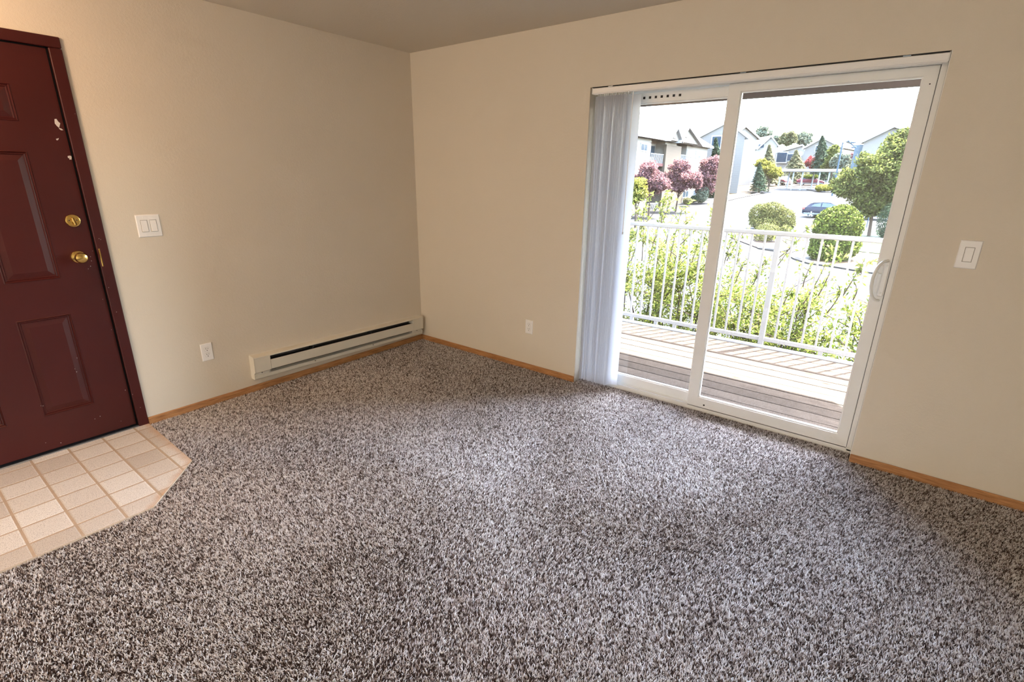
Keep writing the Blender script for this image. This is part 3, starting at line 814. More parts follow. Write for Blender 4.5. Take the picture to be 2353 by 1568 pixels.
def tree(name, label, cat, mat, base_px, blobs, n, leaf, group=None, trunk=.12, Y=None, spread=.8, multi=0):
    """blobs in photo units at the tree's real distance; trunk rises from the ground"""
    G = ground(*base_px) if Y is None else Vector((onY(base_px[0], base_px[1], Y).x, Y, ter(Y)))
    bl = [pxblob(u, v, ru, rv, G.y+dyy) for (u, v, ru, rv, dyy) in blobs]
    if cat == 'tree':
        for (c, rx, ry2, rz) in list(bl):
            bl[bl.index((c, rx, ry2, rz))] = (c, rx*.82, ry2*.82, rz*.82)
            for q in range(9):
                d = LRNG.normal(size=3); d /= np.linalg.norm(d); k = LRNG.uniform(.22, .42)
                bl.append((c+Vector((d[0]*rx*.8, d[1]*ry2*.8, d[2]*rz*.8)), rx*k, ry2*k, rz*k*.8))
    r = empty(name, (G.x, G.y, ter(G.y)), label, cat, group)
    P, D = blob_points(bl, n, .35 if cat == 'tree' else .72)
    if cat == 'tree': P = P+LRNG.normal(size=P.shape)*np.mean([b[3] for b in bl[:len(blobs)]])*.10
    k = P[:, 2] > ter(G.y)+.02; P, D = P[k], D[k]
    leaf_mesh('foliage', P, D+LRNG.normal(size=P.shape)*spread, leaf*LRNG.uniform(.6, 1.3, len(P)), leaf*.6, mat, r)['kind'] = 'stuff'
    zt = sum(b[0].z for b in bl)/len(bl); cx = sum(b[0].x for b in bl)/len(bl); cy = sum(b[0].y for b in bl)/len(bl)
    z0 = ter(G.y)-.1
    m = MB().tube([(G.x, G.y, z0), (G.x+(cx-G.x)*.3, G.y, z0+(zt-z0)*.45), (cx, cy, zt)], [trunk, trunk*.75, trunk*.4], 7)
    m.build('trunk', BARK, r)
    for b in bl[:6]:
        a = Vector((G.x+(cx-G.x)*.3, G.y, z0+(zt-z0)*.45))
        MB().tube([a, (a+b[0])/2+Vector((0, 0, .1)), b[0]], [trunk*.5, trunk*.3, trunk*.12], 5).build('branch', BARK, r)
    return r
def conifer(label, mat, base_px, top_v, half_px, n, leaf, group=None, Y=None, lean=0, name='conifer'):
    G = ground(*base_px) if Y is None else Vector((onY(base_px[0], base_px[1], Y).x, Y, ter(Y)))
    top = onY(base_px[0]+lean, top_v, G.y); s = depth(top)/FPX; R = half_px*s; z0 = ter(G.y); Hh = top.z-z0
    r = empty(name, (G.x, G.y, z0), label, 'tree', group)
    t = LRNG.uniform(.06, 1, n)**.8; tier = np.floor(t*13)/13; rr = R*(1-t*.97)*LRNG.uniform(.5, 1, n)*(.72+.38*(1-(t-tier)*13*.8))
    a = LRNG.uniform(0, 2*np.pi, n); rr *= 1+.18*np.sin(a*5+tier*40)
    cx = G.x+(top.x-G.x)*t
    P = np.stack([cx+rr*np.cos(a), G.y+rr*np.sin(a), z0+Hh*t-rr*.18], 1)
    D = np.stack([np.cos(a), np.sin(a), np.full(n, 1.2)], 1)
    leaf_mesh('foliage', P, D+LRNG.normal(size=P.shape)*.6, leaf*LRNG.uniform(.7, 1.5, n), leaf*.4, mat, r)['kind'] = 'stuff'
    MB().tube([(G.x, G.y, z0-.1), (G.x, G.y, z0+Hh*.5), top], [R*.07+.05, R*.04+.03, .02], 6).build('trunk', BARK, r)
    return r

LG = leaf_mat('leaf_fresh_green', srgb(84, 108, 30), srgb(186, 192, 104), .45)
LM = leaf_mat('leaf_maple', srgb(28, 44, 20), srgb(160, 168, 92))
LD = leaf_mat('leaf_dark_evergreen', srgb(38, 58, 48), srgb(86, 108, 84), .15)
LS = leaf_mat('leaf_shrub', srgb(22, 40, 12), srgb(150, 164, 70), .2)
LF = leaf_mat('leaf_feathery', srgb(36, 52, 22), srgb(168, 166, 100), .2)
LP = leaf_mat('leaf_purple_plum', srgb(112, 66, 76), srgb(206, 158, 162), .35)
LY = leaf_mat('leaf_yellow_green', srgb(120, 124, 50), srgb(186, 178, 90), .35)
LO = leaf_mat('leaf_dusty_olive', srgb(98, 104, 76), srgb(164, 158, 118), .25)
LGY = leaf_mat('leaf_grey_green', srgb(112, 124, 110), srgb(176, 184, 160), .2)
LR = leaf_mat('leaf_red', srgb(150, 52, 60), srgb(206, 110, 110), .3)

# ------------------------------------------------------------------ leafy shrubs just below the balcony
def twig_shrub(label, x, y, top, width, nst, seed, sprigs=(), lo=-2.95, dens=1.0):
    rs = np.random.default_rng(seed); rnd = random.Random(seed)
    r = empty('leafy_shrub', (x, y, lo), label, 'shrub', None)
    P = []; D = []; br = MB()
    def limb(a, b, r0, nleaf, spread, bend=.25):
        a, b = Vector(a), Vector(b); L = (b-a).length
        mid = (a+b)/2+Vector((rnd.uniform(-bend, bend)*L, rnd.uniform(-bend, bend)*L*.6, rnd.uniform(0, bend)*L*.4))
        path = []
        for i in range(6):
            t = i/5; path.append(a*(1-t)**2+mid*2*t*(1-t)+b*t*t)
        br.tube(path, [r0*(1-.75*i/5) for i in range(6)], 5)
        for i in range(nleaf):
            t = rnd.uniform(.15, 1); p = a*(1-t)**2+mid*2*t*(1-t)+b*t*t
            o = Vector((rnd.gauss(0, 1), rnd.gauss(0, 1), rnd.gauss(0, .8))).normalized()*rnd.uniform(.3, 1)*spread
            P.append(tuple(p+o)); D.append((rnd.gauss(0, .8), rnd.gauss(0, .8)-.2, rnd.gauss(.7, .6)))
        return path
    for k in range(nst):
        ang = rnd.uniform(0, 2*math.pi); rad = width*math.sqrt(rnd.uniform(.02, 1))
        tipx, tipy = x+rad*math.cos(ang), y+rad*.6*math.sin(ang)
        tip = Vector((tipx, tipy, top-abs(rad)*.35+rnd.uniform(-.5, .12)))
        st = Vector((x+rnd.uniform(-.25, .25)*width, y+rnd.uniform(-.2, .2), lo))
        pth = limb(st, tip, .022, int(170*dens), .18, .12)
        for q in range(15):
            a = pth[rnd.randint(1, 5)]; e = a+Vector((rnd.uniform(-.6, .6), rnd.uniform(-.45, .45), rnd.uniform(.1, .6)))
            if e.z > top+.15: e.z = top+.1
            if e.y < 2.5: e.y = 2.5
            limb(a, e, .008, int(84*dens), .12)
    for (u, v, u2, v2, yy) in sprigs:
        a = onY(u, v, yy); b = onY(u2, v2, yy); limb(a, b, .007, int((b-a).length*46)+6, .045, .12)
        for q in range(3):
            t = rnd.uniform(.3, .9); c = a.lerp(b, t); e = c+Vector((rnd.uniform(-.22, .22), rnd.uniform(-.1, .1), rnd.uniform(.05, .2)))
            limb(c, e, .004, 8, .035)
    P = np.array(P); D = np.array(D)
    # leaves never reach through the railing or over the deck
    k = P[:, 1] > 2.36; P, D = P[k], D[k]
    leaf_mesh('foliage', P, D, rs.uniform(.045, .08, len(P)), rs.uniform(.016, .027, len(P)), LG, r)['kind'] = 'stuff'
    b = br.build('branches', BARK, r); b['kind'] = 'stuff'
    return r
twig_shrub('tall fresh-green leafy shrub rising past the balcony rail beside the blind', .35, 4.3, .62, 1.25, 15, 31,
           [(1440, 560, 1540, 435, 4.0), (1460, 540, 1500, 440, 4.2), (1500, 560, 1545, 440, 4.0), (1520, 520, 1530, 450, 3.9), (1470, 520, 1462, 455, 4.1), (1540, 590, 1568, 475, 3.9), (1560, 600, 1575, 480, 4.1), (1555, 570, 1600, 525, 3.8), (1440, 540, 1450, 440, 4.3),
            (1475, 600, 1480, 460, 4.0), (1490, 600, 1525, 470, 4.3), (1450, 600, 1470, 470, 3.9), (1530, 560, 1545, 500, 4.2)])
twig_shrub('fresh-green leafy shrub behind the stile between the two glass panels', 1.45, 4.2, .30, .95, 12, 32,
           [(1590, 600, 1615, 530, 3.8), (1600, 620, 1640, 500, 3.7), (1630, 620, 1642, 470, 3.9), (1655, 640, 1690, 530, 3.6), (1680, 640, 1700, 555, 3.6), (1670, 600, 1720, 520, 3.7), (1690, 650, 1715, 600, 3.6)])
twig_shrub('fresh-green leafy shrub below the thick railing post', 2.35, 4.1, .12, .8, 12, 33,
           [(1730, 655, 1760, 590, 3.5), (1765, 640, 1830, 545, 3.3), (1780, 600, 1860, 520, 3.4), (1800, 700, 1830, 650, 3.5), (1740, 660, 1735, 620, 3.5)])
twig_shrub('lower leafy shrub nearest the door handle side of the balcony', 3.25, 4.1, .02, .75, 9, 34,
           [(1845, 700, 1900, 600, 3.3), (1880, 680, 1925, 560, 3.2), (1930, 690, 1990, 590, 3.3), (1960, 690, 1985, 620, 3.3), (1900, 720, 1945, 640, 3.4), (1845, 660, 1870, 600, 3.3)], dens=.8)

# ------------------------------------------------------------------ shrubs and trees
tree('domed_shrub', 'big rounded green shrub between the railing and the parked dark car', 'shrub', LS, (1905, 602),
     [(1925, 520, 52, 46, 1.0), (1918, 560, 52, 44, 1.0), (1905, 580, 44, 26, .6), (1935, 500, 34, 30, 1)], 22000, .15, trunk=.07, spread=.9)
tree('feathery_shrub', 'broad feathery yellow-green shrub beside the mulch bed', 'shrub', LF, (1772, 528),
     [(1748, 492, 26, 24, 0), (1775, 488, 30, 24, 0), (1798, 500, 28, 22, 0), (1770, 512, 48, 18, 0), (1812, 515, 16, 14, -.5)], 16000, .13, trunk=.06, spread=1.2)
tree('round_shrub', 'small clipped round shrub in front of the feathery shrub', 'shrub', LF, (1762, 556),
     [(1763, 533, 30, 20, 0), (1756, 540, 28, 16, 0)], 3500, .09, trunk=.04)
tree('round_shrub', 'tiny round shrub right of the clipped round one', 'shrub', LF, (1806, 540),
     [(1806, 528, 12, 12, 0)], 800, .09, trunk=.03)
tree('maple_tree', 'large leafy maple tree filling the view by the door handle', 'tree', LM, (1996, 545),
     [(2055, 350, 42, 42, 0), (2070, 330, 30, 34, 1), (2005, 375, 38, 26, -1), (1955, 425, 40, 26, -1), (1985, 445, 48, 34, 0), (2035, 420, 44, 46, 0), (2060, 465, 36, 38, 0), (2000, 470, 32, 24, 0), (2025, 390, 46, 34, -1), (1945, 400, 20, 12, 0), (2080, 400, 34, 60, 1), (2005, 482, 26, 16, 0), (2035, 482, 26, 18, 0), (1930, 430, 18, 14, 0)], 34000, .22, trunk=.13, spread=1.0)
tree('evergreen_shrub', 'dark evergreen shrub at the foot of the maple near the door frame', 'shrub', LD, (2040, 556),
     [(2042, 510, 24, 44, 0), (2050, 530, 24, 26, 0)], 4500, .10, trunk=.06)
tree('box_hedge', 'low clipped olive hedge at the far end of the parking lot', 'shrub', LY, (1893, 441),
     [(1886, 432, 12, 8, 0), (1900, 432, 12, 8, 0), (1893, 433, 16, 7.5, 0)], 2500, .22, trunk=.05)
conifer('small dark fir on the dry lawn beside the tall siding wall', LD, (1746, 430), 374, 24, 7000, .26, Y=85)
tree('yellow_tree', 'bright yellow-green small tree behind the dark fir', 'tree', LY, (1768, 424),
     [(1760, 385, 20, 14, 0), (1778, 395, 20, 14, 0), (1750, 378, 14, 12, 0), (1784, 400, 12, 9, 0)], 6000, .3, Y=88)
conifer('pale dusty conifer beside the tall siding wall', LO, (1768, 420), 334, 30, 7000, .4, Y=101)
conifer('broad dusty pine behind the middle of the carport', LO, (1830, 418), 346, 40, 9000, .4, Y=113)
conifer('tall dark blue-green spruce behind the carport', LD, (1890, 418), 312, 36, 11000, .42, Y=122)
tree('rounded_tree', 'mid-green tree next to the tall spruce', 'tree', LM, (1910, 418),
     [(1915, 348, 14, 14, 0), (1908, 375, 16, 20, 0)], 3500, .4, Y=114)
tree('pale_tree', 'pale grey-green tree behind the street lamp', 'tree', LGY, (1935, 420),
     [(1925, 375, 14, 22, 0), (1943, 378, 14, 20, 0)], 3500, .4, Y=112)
tree('plum_tree', 'small dark purple tree right of the street lamp', 'tree', LP, (1957, 415),
     [(1955, 362, 12, 14, 0), (1957, 378, 8, 10, 0)], 1800, .35, Y=124)
tree('red_tree', 'small red-leaved tree between the pine and the spruce', 'tree', LR, (1862, 412),
     [(1862, 372, 12, 12, 0), (1868, 382, 8, 8, 0)], 1500, .35, Y=128)
tree('broad_tree', 'rounded olive tree rising behind the siding gable roof', 'tree', LGY, (1756, 380),
     [(1755, 304, 17, 13, 0), (1750, 300, 12, 10, 0), (1760, 309, 16, 10, 0)], 3000, .6, Y=172)
tree('broad_tree', 'small grey-blue tree on the skyline left of two big trees', 'tree', LGY, (1786, 380),
     [(1786, 321, 9, 10, 0)], 1200, .6, Y=180)
tree('broad_tree', 'yellow-green big tree on the skyline above the low white house', 'tree', LO, (1808, 380),
     [(1812, 316, 18, 15, 0), (1802, 325, 16, 11, 0), (1820, 322, 14, 12, 0)], 4000, .6, Y=172)
tree('broad_tree', 'greener big tree on the skyline touching the yellow-green one', 'tree', LGY, (1850, 380),
     [(1846, 314, 20, 17, 0), (1852, 325, 15, 14, 0), (1838, 320, 15, 12, 0)], 4500, .6, Y=178)
# planting in front of the apartments
AP = Vector((-22, 0, 0)); AN = Vector((1, 0, 0))
def ptree(name, label, cat, mat, u, vb, X, blobs, n, leaf, trunk=.1):
    """like tree() for things standing along the apartment front, at real x = X"""
    G = onPlane(u, vb, (X, 0, 0), AN)
    return tree(name, label, cat, mat, (u, vb), blobs, n, leaf, trunk=trunk, Y=G.y)
ptree('plum_tree', 'pink-purple plum tree in front of the left apartment balcony', 'tree', LP, 1492, 480, -18.8,
      [(1490, 388, 26, 22, 0), (1478, 412, 28, 24, 0), (1502, 418, 30, 24, 0), (1488, 444, 24, 18, 0), (1524, 422, 22, 18, 0)], 9000, .24)
ptree('plum_tree', 'middle pink-purple plum tree by the apartment entrance', 'tree', LP, 1554, 470, -18.6,
      [(1562, 386, 24, 20, 0), (1545, 410, 26, 22, 0), (1578, 408, 32, 24, 0), (1560, 428, 30, 16, 0), (1594, 415, 20, 20, 0)], 9500, .24)
ptree('plum_tree', 'densest purple plum tree at the far corner of the apartments', 'tree', LP, 1612, 462, -19.6,
      [(1628, 385, 26, 24, 0), (1622, 410, 28, 28, 0), (1618, 430, 24, 18, 0), (1642, 375, 18, 18, 0)], 10000, .26)
conifer('dark green spruce behind the densest plum tree', LD, (1645, 452), 318, 32, 8000, .36, Y=79)
ptree('tall_shrub', 'tall grey-green shrub at the foot of the densest plum tree', 'shrub', LGY, 1612, 466, -19.4,
      [(1614, 447, 14, 18, 0), (1610, 455, 14, 11, 0), (1620, 440, 10, 12, 0)], 3500, .16, .05)
ptree('round_shrub', 'pale round shrub on the apartment sidewalk, the lighter of two', 'shrub', LO, 1580, 470, -19.6,
      [(1580, 462, 11, 8, 0)], 1500, .13, .04)
ptree('round_shrub', 'dark round shrub on the apartment sidewalk, the darker of two', 'shrub', LD, 1593, 466, -20.2,
      [(1594, 457, 8, 8, 0)], 1200, .13, .04)
ptree('low_shrub', 'dark green low shrub at the far corner of the apartments', 'shrub', LD, 1637, 458, -20.0,
      [(1638, 440, 10, 12, 0), (1636, 448, 10, 8, 0)], 1500, .18, .04)
tree('leafy_shrub', 'lime green bushy tree behind the near shrub by the blind', 'tree', LY, (1462, 500),
     [(1462, 425, 24, 20, 0), (1455, 450, 26, 22, 0), (1475, 445, 18, 16, 0)], 6000, .22, Y=40)
tree('low_shrub', 'small tuft shrub at the foot of the siding gable wall', 'shrub', LO, (1684, 430),
     [(1684, 423, 4, 5, 0)], 400, .2, Y=88, trunk=.03)

# ------------------------------------------------------------------ buildings
SIDE = Mat('cream_lap_siding', srgbo(196, 184, 170), .8); 
_w = SIDE.n('ShaderNodeTexWave', wave_type='BANDS', bands_direction='Z', wave_profile='SAW'); _w.inputs['Scale'].default_value = .95
SIDE.l(SIDE.co(), _w.inputs[0]); SIDE.bump(_w.outputs['Fac'], .5, .03); SIDE = SIDE.m
def siding(name, c):
    m = Mat(name, c, .8); w = m.n('ShaderNodeTexWave', wave_type='BANDS', bands_direction='Z', wave_profile='SAW'); w.inputs['Scale'].default_value = .95
    m.l(m.co(), w.inputs[0]); m.bump(w.outputs['Fac'], .5, .03)
    a = tuple(x*.97 for x in c[:3])+(1,)
    m.color(m.ramp(m.noise(.4, 2), [(.3, a), (.7, c)])); return m.m
TAN = siding('tan_lap_siding', srgbo(136, 120, 102)); GREYS = siding('grey_lap_siding', srgbo(172, 162, 150)); BLUES = siding('blue_grey_siding', srgbo(124, 138, 146))
ROOFM = plain('pale_roof_shingles', srgbo(172, 162, 152), .9, scale=2); TRIMW = plain('white_trim', srgbo(238, 236, 232), .6)
REDD = plain('dark_red_door', srgbo(84, 28, 32), .6); WGL = plain('window_dark_glass', srgbo(70, 84, 96), .15)
PINK = plain('dusty_rose_beam', srgbo(116, 76, 72), .7)

def gable_house(label, pl, pr, zpk, vbase, back, wallm, name='house', over=.5, windows=(), th=.22, wing=None):
    """gable wall through photo points pl (left eave) and pr (right eave) with peak at zpk; body runs back along `back`"""
    r = None
    A, B, K = pl, pr, zpk
    zb = min(ter(A.y), ter(B.y))-.6
    back = Vector(back); bx = (B-A).normalized(); bx.z = 0; bx.normalize()
    r = empty(name, ((A.x+B.x)/2, (A.y+B.y)/2, zb+.6), label, 'building')
    a0, b0 = Vector((A.x, A.y, zb)), Vector((B.x, B.y, zb))
    MB().prism([a0, b0, B, K, A], back).build('wall', wallm, r)
    n = back.normalized()
    for (E, s) in ((A, -1), (B, 1)):
        sl = (E-K); e = K+sl*(1+over/max(sl.length, .1)); up = Vector((0, 0, th))
        f = -n*over
        MB().prism([K+f, e+f, e+f+up, K+f+up], back+n*over*2).build('roof_slope', ROOFM, r)
        MB().prism([K+f-Vector((0, 0, .12)), e+f-Vector((0, 0, .12)), e+f+up*1.05, K+f+up*1.05], n*.08-n*.1).build('barge_board', TRIMW, r)
    for (p, w, h) in windows:
        c = Vector(p)-n*.03; hx = bx*w/2; hz = Vector((0, 0, h/2))
        f = MB().prism([c-hx-hz, c+hx-hz, c+hx+hz, c-hx+hz], n*.06-n*.1).build('window', TRIMW, r)
        c2 = c-n*.06; k = .82
        MB().prism([c2-hx*k-hz*k, c2+hx*k-hz*k, c2+hx*k+hz*k, c2-hx*k+hz*k], n*.03).build('pane', WGL, f)
    return r
def W3(u, v, Y): return onY(u, v, Y)
# siding gable building beside the mullion
A = W3(1668, 318, 97); B = W3(1739, 318, 103); K = W3(1709, 291, 100.5)
hb1 = gable_house('tall cream siding building with plain gable beside the dry lawn', A, B, K, 427, (-14, 5, 0), SIDE, 'apartment_building')
for (u, v) in ((1698, 358), (1692, 399), (1686, 358), (1681, 399)):
    p = W3(u, v, 99.0); MB().box(p.x-.15, p.x+.15, p.y-.35, p.y, p.z-.25, p.z-.05).build('wall_light', ALU, hb1)
for (u, v) in ((1694, 311), (1710, 312)):
    p = W3(u, v, 99.3); MB().box(p.x-.15, p.x+.15, p.y-.25, p.y, p.z-.1, p.z+.1).build('vent', ALU, hb1)
gable_house('small white house with dark dormer behind the siding gable', W3(1742, 340, 128), W3(1786, 335, 128), W3(1770, 314, 128), 0, (-8, 12, 0), SIDE, windows=[(W3(1749, 336, 127.9), 1.4, .9)])
gable_house('low white house under the skyline trees', W3(1780, 352, 138), W3(1850, 352, 138), W3(1844, 334, 139), 0, (-3, 14, 0), SIDE, windows=[(W3(1816, 362, 137.9), 1.4, 1.8), (W3(1796, 362, 137.9), 2.6, 2.6)])
gable_house('beige gabled house behind the tall spruce', W3(1850, 340, 132), W3(1934, 338, 132), W3(1892, 317, 132), 0, (2, 16, 0), GREYS, windows=[(W3(1880, 342, 131.9), 1.2, 1.4)])
gable_house('white gabled house seen past the street lamp', W3(1928, 336, 160), W3(1968, 336, 160), W3(1950, 324, 160), 0, (0, 12, 0), SIDE, windows=[(W3(1947, 341, 159.9), 1.4, 2.0)])
hr = gable_house('large grey siding house with wide gable behind the maple', W3(1985, 326, 96), W3(2150, 322, 96), W3(2058, 291, 96), 0, (4, 18, 0), GREYS)
P0 = W3(1966, 330, 97.5); P1 = W3(1985, 326, 97.5)
MB().prism([(P0.x, P0.y, -1), (P1.x+1, P0.y, -1), (P1.x+1, P0.y, P1.z-.3), (P0.x, P0.y, P0.z-.2)], (1, 14, 0)).build('side_wing', BLUES, hr)

# apartment block along the left side of the parking lot
X0 = -22.0
ap = empty('apartment_building', (X0, 64, ter(64)), 'three-storey cream apartment block with red doors and balconies', 'building')
def F(u, v, d=0): return onPlane(u, v, (X0+d, 0, 0), AN)
ya, yb = F(1380, 400).y, F(1614, 440).y
ze = (F(1612, 331).z+F(1470, 326).z)/2
def fbox(u0, v0, u1, v1, d0, d1, name, mat, par=ap, **kw):
    p, q = F(u0, v0), F(u1, v1); return MB().box(X0+d0, X0+d1, p.y, q.y, p.z, q.z, **kw).build(name, mat, par)
MB().box(X0-12, X0-1.2, ya, yb, -3.2, ze).build('wall', SIDE, ap)
rec = [(1494, 1526), (1552, 1576)]
cuts = [F(a, 360).y for r_ in rec for a in r_]
segs = [(ya, cuts[0]), (cuts[1], cuts[2]), (cuts[3], yb)]
for a, b in segs: MB().box(X0-1.3, X0, a, b, -3.2, ze).build('wall_bay', SIDE, ap)
fbox(1526, 332, 1545, 478, 0, .35, 'stair_tower', TAN)
fbox(1548, 440, 1561, 474, 0, .3, 'entry_wall', TAN)
for a, b, zt_ in ((1494, 1526, 352), (1552, 1576, 358)):
    y0_, y1_ = F(a, 360).y, F(b, 360).y
    for lv, dzz in ((0, 0), (1, -2.85), (2, -5.7)):
        zf = F(a, 376).z+dzz+.1
        MB().box(X0-1.25, X0+.15, y0_, y1_, zf-.35, zf).build('balcony_floor', PINK, ap)
        MB().box(X0-1.24, X0-1.1, y0_+.5, y0_+(y1_-y0_)*.5, zf, zf+2.1).build('door', REDD, ap)
        MB().box(X0-1.24, X0-1.12, y0_+(y1_-y0_)*.62, y0_+(y1_-y0_)*.9, zf+.8, zf+2.0).build('window', WGL, ap)
        rb = MB().box(X0+.05, X0+.10, y0_, y1_, zf+1.0, zf+1.06).build('railing', TRIMW, ap)
        for yy in np.arange(y0_+.1, y1_, .32): MB().box(X0+.06, X0+.09, yy-.02, yy+.02, zf, zf+1.0).build('baluster', TRIMW, rb)
    fbox(a, 328 if a == 1494 else 336, b, 333 if a == 1494 else 340, -.1, .1, 'lintel', PINK)
for (u0, v0, u1, v1) in ((1472, 328, 1486, 349), (1579, 344, 1589, 362), (1599, 347, 1608, 365), (1568, 438, 1580, 454), (1592, 436, 1600, 450), (1579, 390, 1589, 407), (1472, 385, 1485, 404)):
    f = fbox(u0, v0, u1, v1, 0, .08, 'window', TRIMW)
    p, q = F(u0, v0), F(u1, v1); my = (p.y+q.y)/2; e = (q.y-p.y)*.08
    MB().box(X0+.06, X0+.1, p.y+e, my-e*.4, q.z+.12, p.z-.12).build('pane', WGL, f)
    MB().box(X0+.06, X0+.1, my+e*.4, q.y-e, q.z+.12, p.z-.12).build('pane', WGL, f)
# roof with two front gables and chimney
zr = F(1540, 292, -6).z
MB().prism([(X0+.7, ya-.6, ze), (X0+.7, ya-.6, ze+.22), (X0-6, ya-.6, zr+1.0), (X0-12.7, ya-.6, ze+.22), (X0-12.7, ya-.6, ze)], (0, yb-ya+1.2, 0)).build('roof', ROOFM, ap)
for (uk, vk, ul, ur, ve) in ((1552, 296, 1536, 1562, 325), (1578, 294, 1560, 1606, 328)):
    Kp, Lp, Rp = F(uk, vk, 1.0), F(ul, ve, 1.0), F(ur, ve, 1.0)
    Lp.z = Rp.z = ze+.1
    MB().prism([Lp, Rp, Kp], (-6, 0, 0)).build('gable', SIDE, ap)
    for E in (Lp, Rp):
        e = Kp+(E-Kp)*1.12; up = Vector((0, 0, .2)); MB().prism([Kp+Vector((.4, 0, 0)), e+Vector((.4, 0, 0)), e+up+Vector((.4, 0, 0)), Kp+up+Vector((.4, 0, 0))], (-6.6, 0, 0)).build('gable_roof', TRIMW, ap)
    v0 = Kp+Vector((.02, 0, -1.1)); MB().prism([v0+Vector((0, -.5, 0)), v0+Vector((0, .5, 0)), v0+Vector((0, 0, .6))], (.08, 0, 0)).build('gable_vent', GREYS, ap)
p, q = F(1498, 292, -2), F(1523, 320, -2)
MB().box(X0-4, X0-2, p.y, q.y, q.z-.5, p.z).build('chimney', GREYS, ap)
for i in range(7):
    yy = p.y+(q.y-p.y)*(.1+.3*i); MB().tube([(X0-3, yy, p.z-.6), (X0-3, yy, p.z+.8), (X0-3, yy+.15, p.z+1.0)], .07, 6).build('vent_pipe', TRIMW, ap)
# taller block behind with a shaded end gable
A2 = W3(1588, 345, 92); B2 = W3(1690, 322, 92); K2 = W3(1690, 279, 92)
gable_house('tall grey-beige apartment block behind the spruce and mullion', W3(1600, 316, 83), W3(1712, 316, 83), W3(1667, 281, 83), 0, (-8, 5, 0), GREYS, 'apartment_building', windows=[(W3(1645, 327, 82.9), 1.6, 2.0)])

# ------------------------------------------------------------------ carport, lamp, sign
cp = empty('carport', (-13, 100, ter(100)), 'long flat white carport roof on slim posts', 'carport')
cY = 92
L1, L2 = W3(1797, 393, cY), W3(1931, 394, cY)
zt = (L1.z+L2.z)/2
MB().box(L1.x, L2.x, cY-.2, cY+5.5, zt-.08, zt+.32, bev=.03).build('roof', TRIMW, cp)
POSTW = plain('carport_post_paint', srgbo(206, 212, 218), .5)
for (u, yy) in ((1822, cY+.4), (1843, cY+.4), (1882, cY+.4), (1904, cY+.4), (1792, cY+4.6), (1812, cY+4.8), (1868, cY+4.8), (1922, cY+4.8)):
    x = W3(u, 410, yy).x; MB().box(x-.09, x+.09, yy-.09, yy+.09, ter(yy)-.3, zt-.08).build('post', POSTW, cp)
lp = W3(1922, 404, 84); tp_ = W3(1936, 327, 84)
st = empty('street_lamp', (lp.x, 84, ter(84)), 'tall grey street lamp with two curved arms', 'street lamp')
LAMPG = plain('galvanised_lamp_post', srgbo(96, 112, 124), .8, 0)
xx = (lp.x+tp_.x)/2
MB().tube([(xx, 84, ter(84)-.2), (xx, 84, tp_.z)], [.12, .08], 10).build('pole', LAMPG, st)
for (u, v, u2, v2) in ((1948, 323, 1962, 327), (1950, 325, 1963, 338)):
    p, q = W3(u, v, 84), W3(u2, v2, 84)
    MB().tube([(xx, 84, tp_.z-.2), (xx+.5, 84, tp_.z+.1), p, q], .05, 6).build('arm', LAMPG, st)
    MB().box(q.x-.35, q.x+.25, 83.8, 84.2, q.z-.12, q.z+.06, bev=.03).build('lamp_head', LAMPG, st)
sp_ = ground(1991, 523); s1 = W3(1998, 494, sp_.y)
MB_ = MB().tube([(sp_.x, sp_.y, ter(sp_.y)-.1), (sp_.x, sp_.y, s1.z)], .035, 8)
tag(MB_.build('sign_post', LAMPG), 'thin dark metal post at the lawn edge beside the maple', 'post')

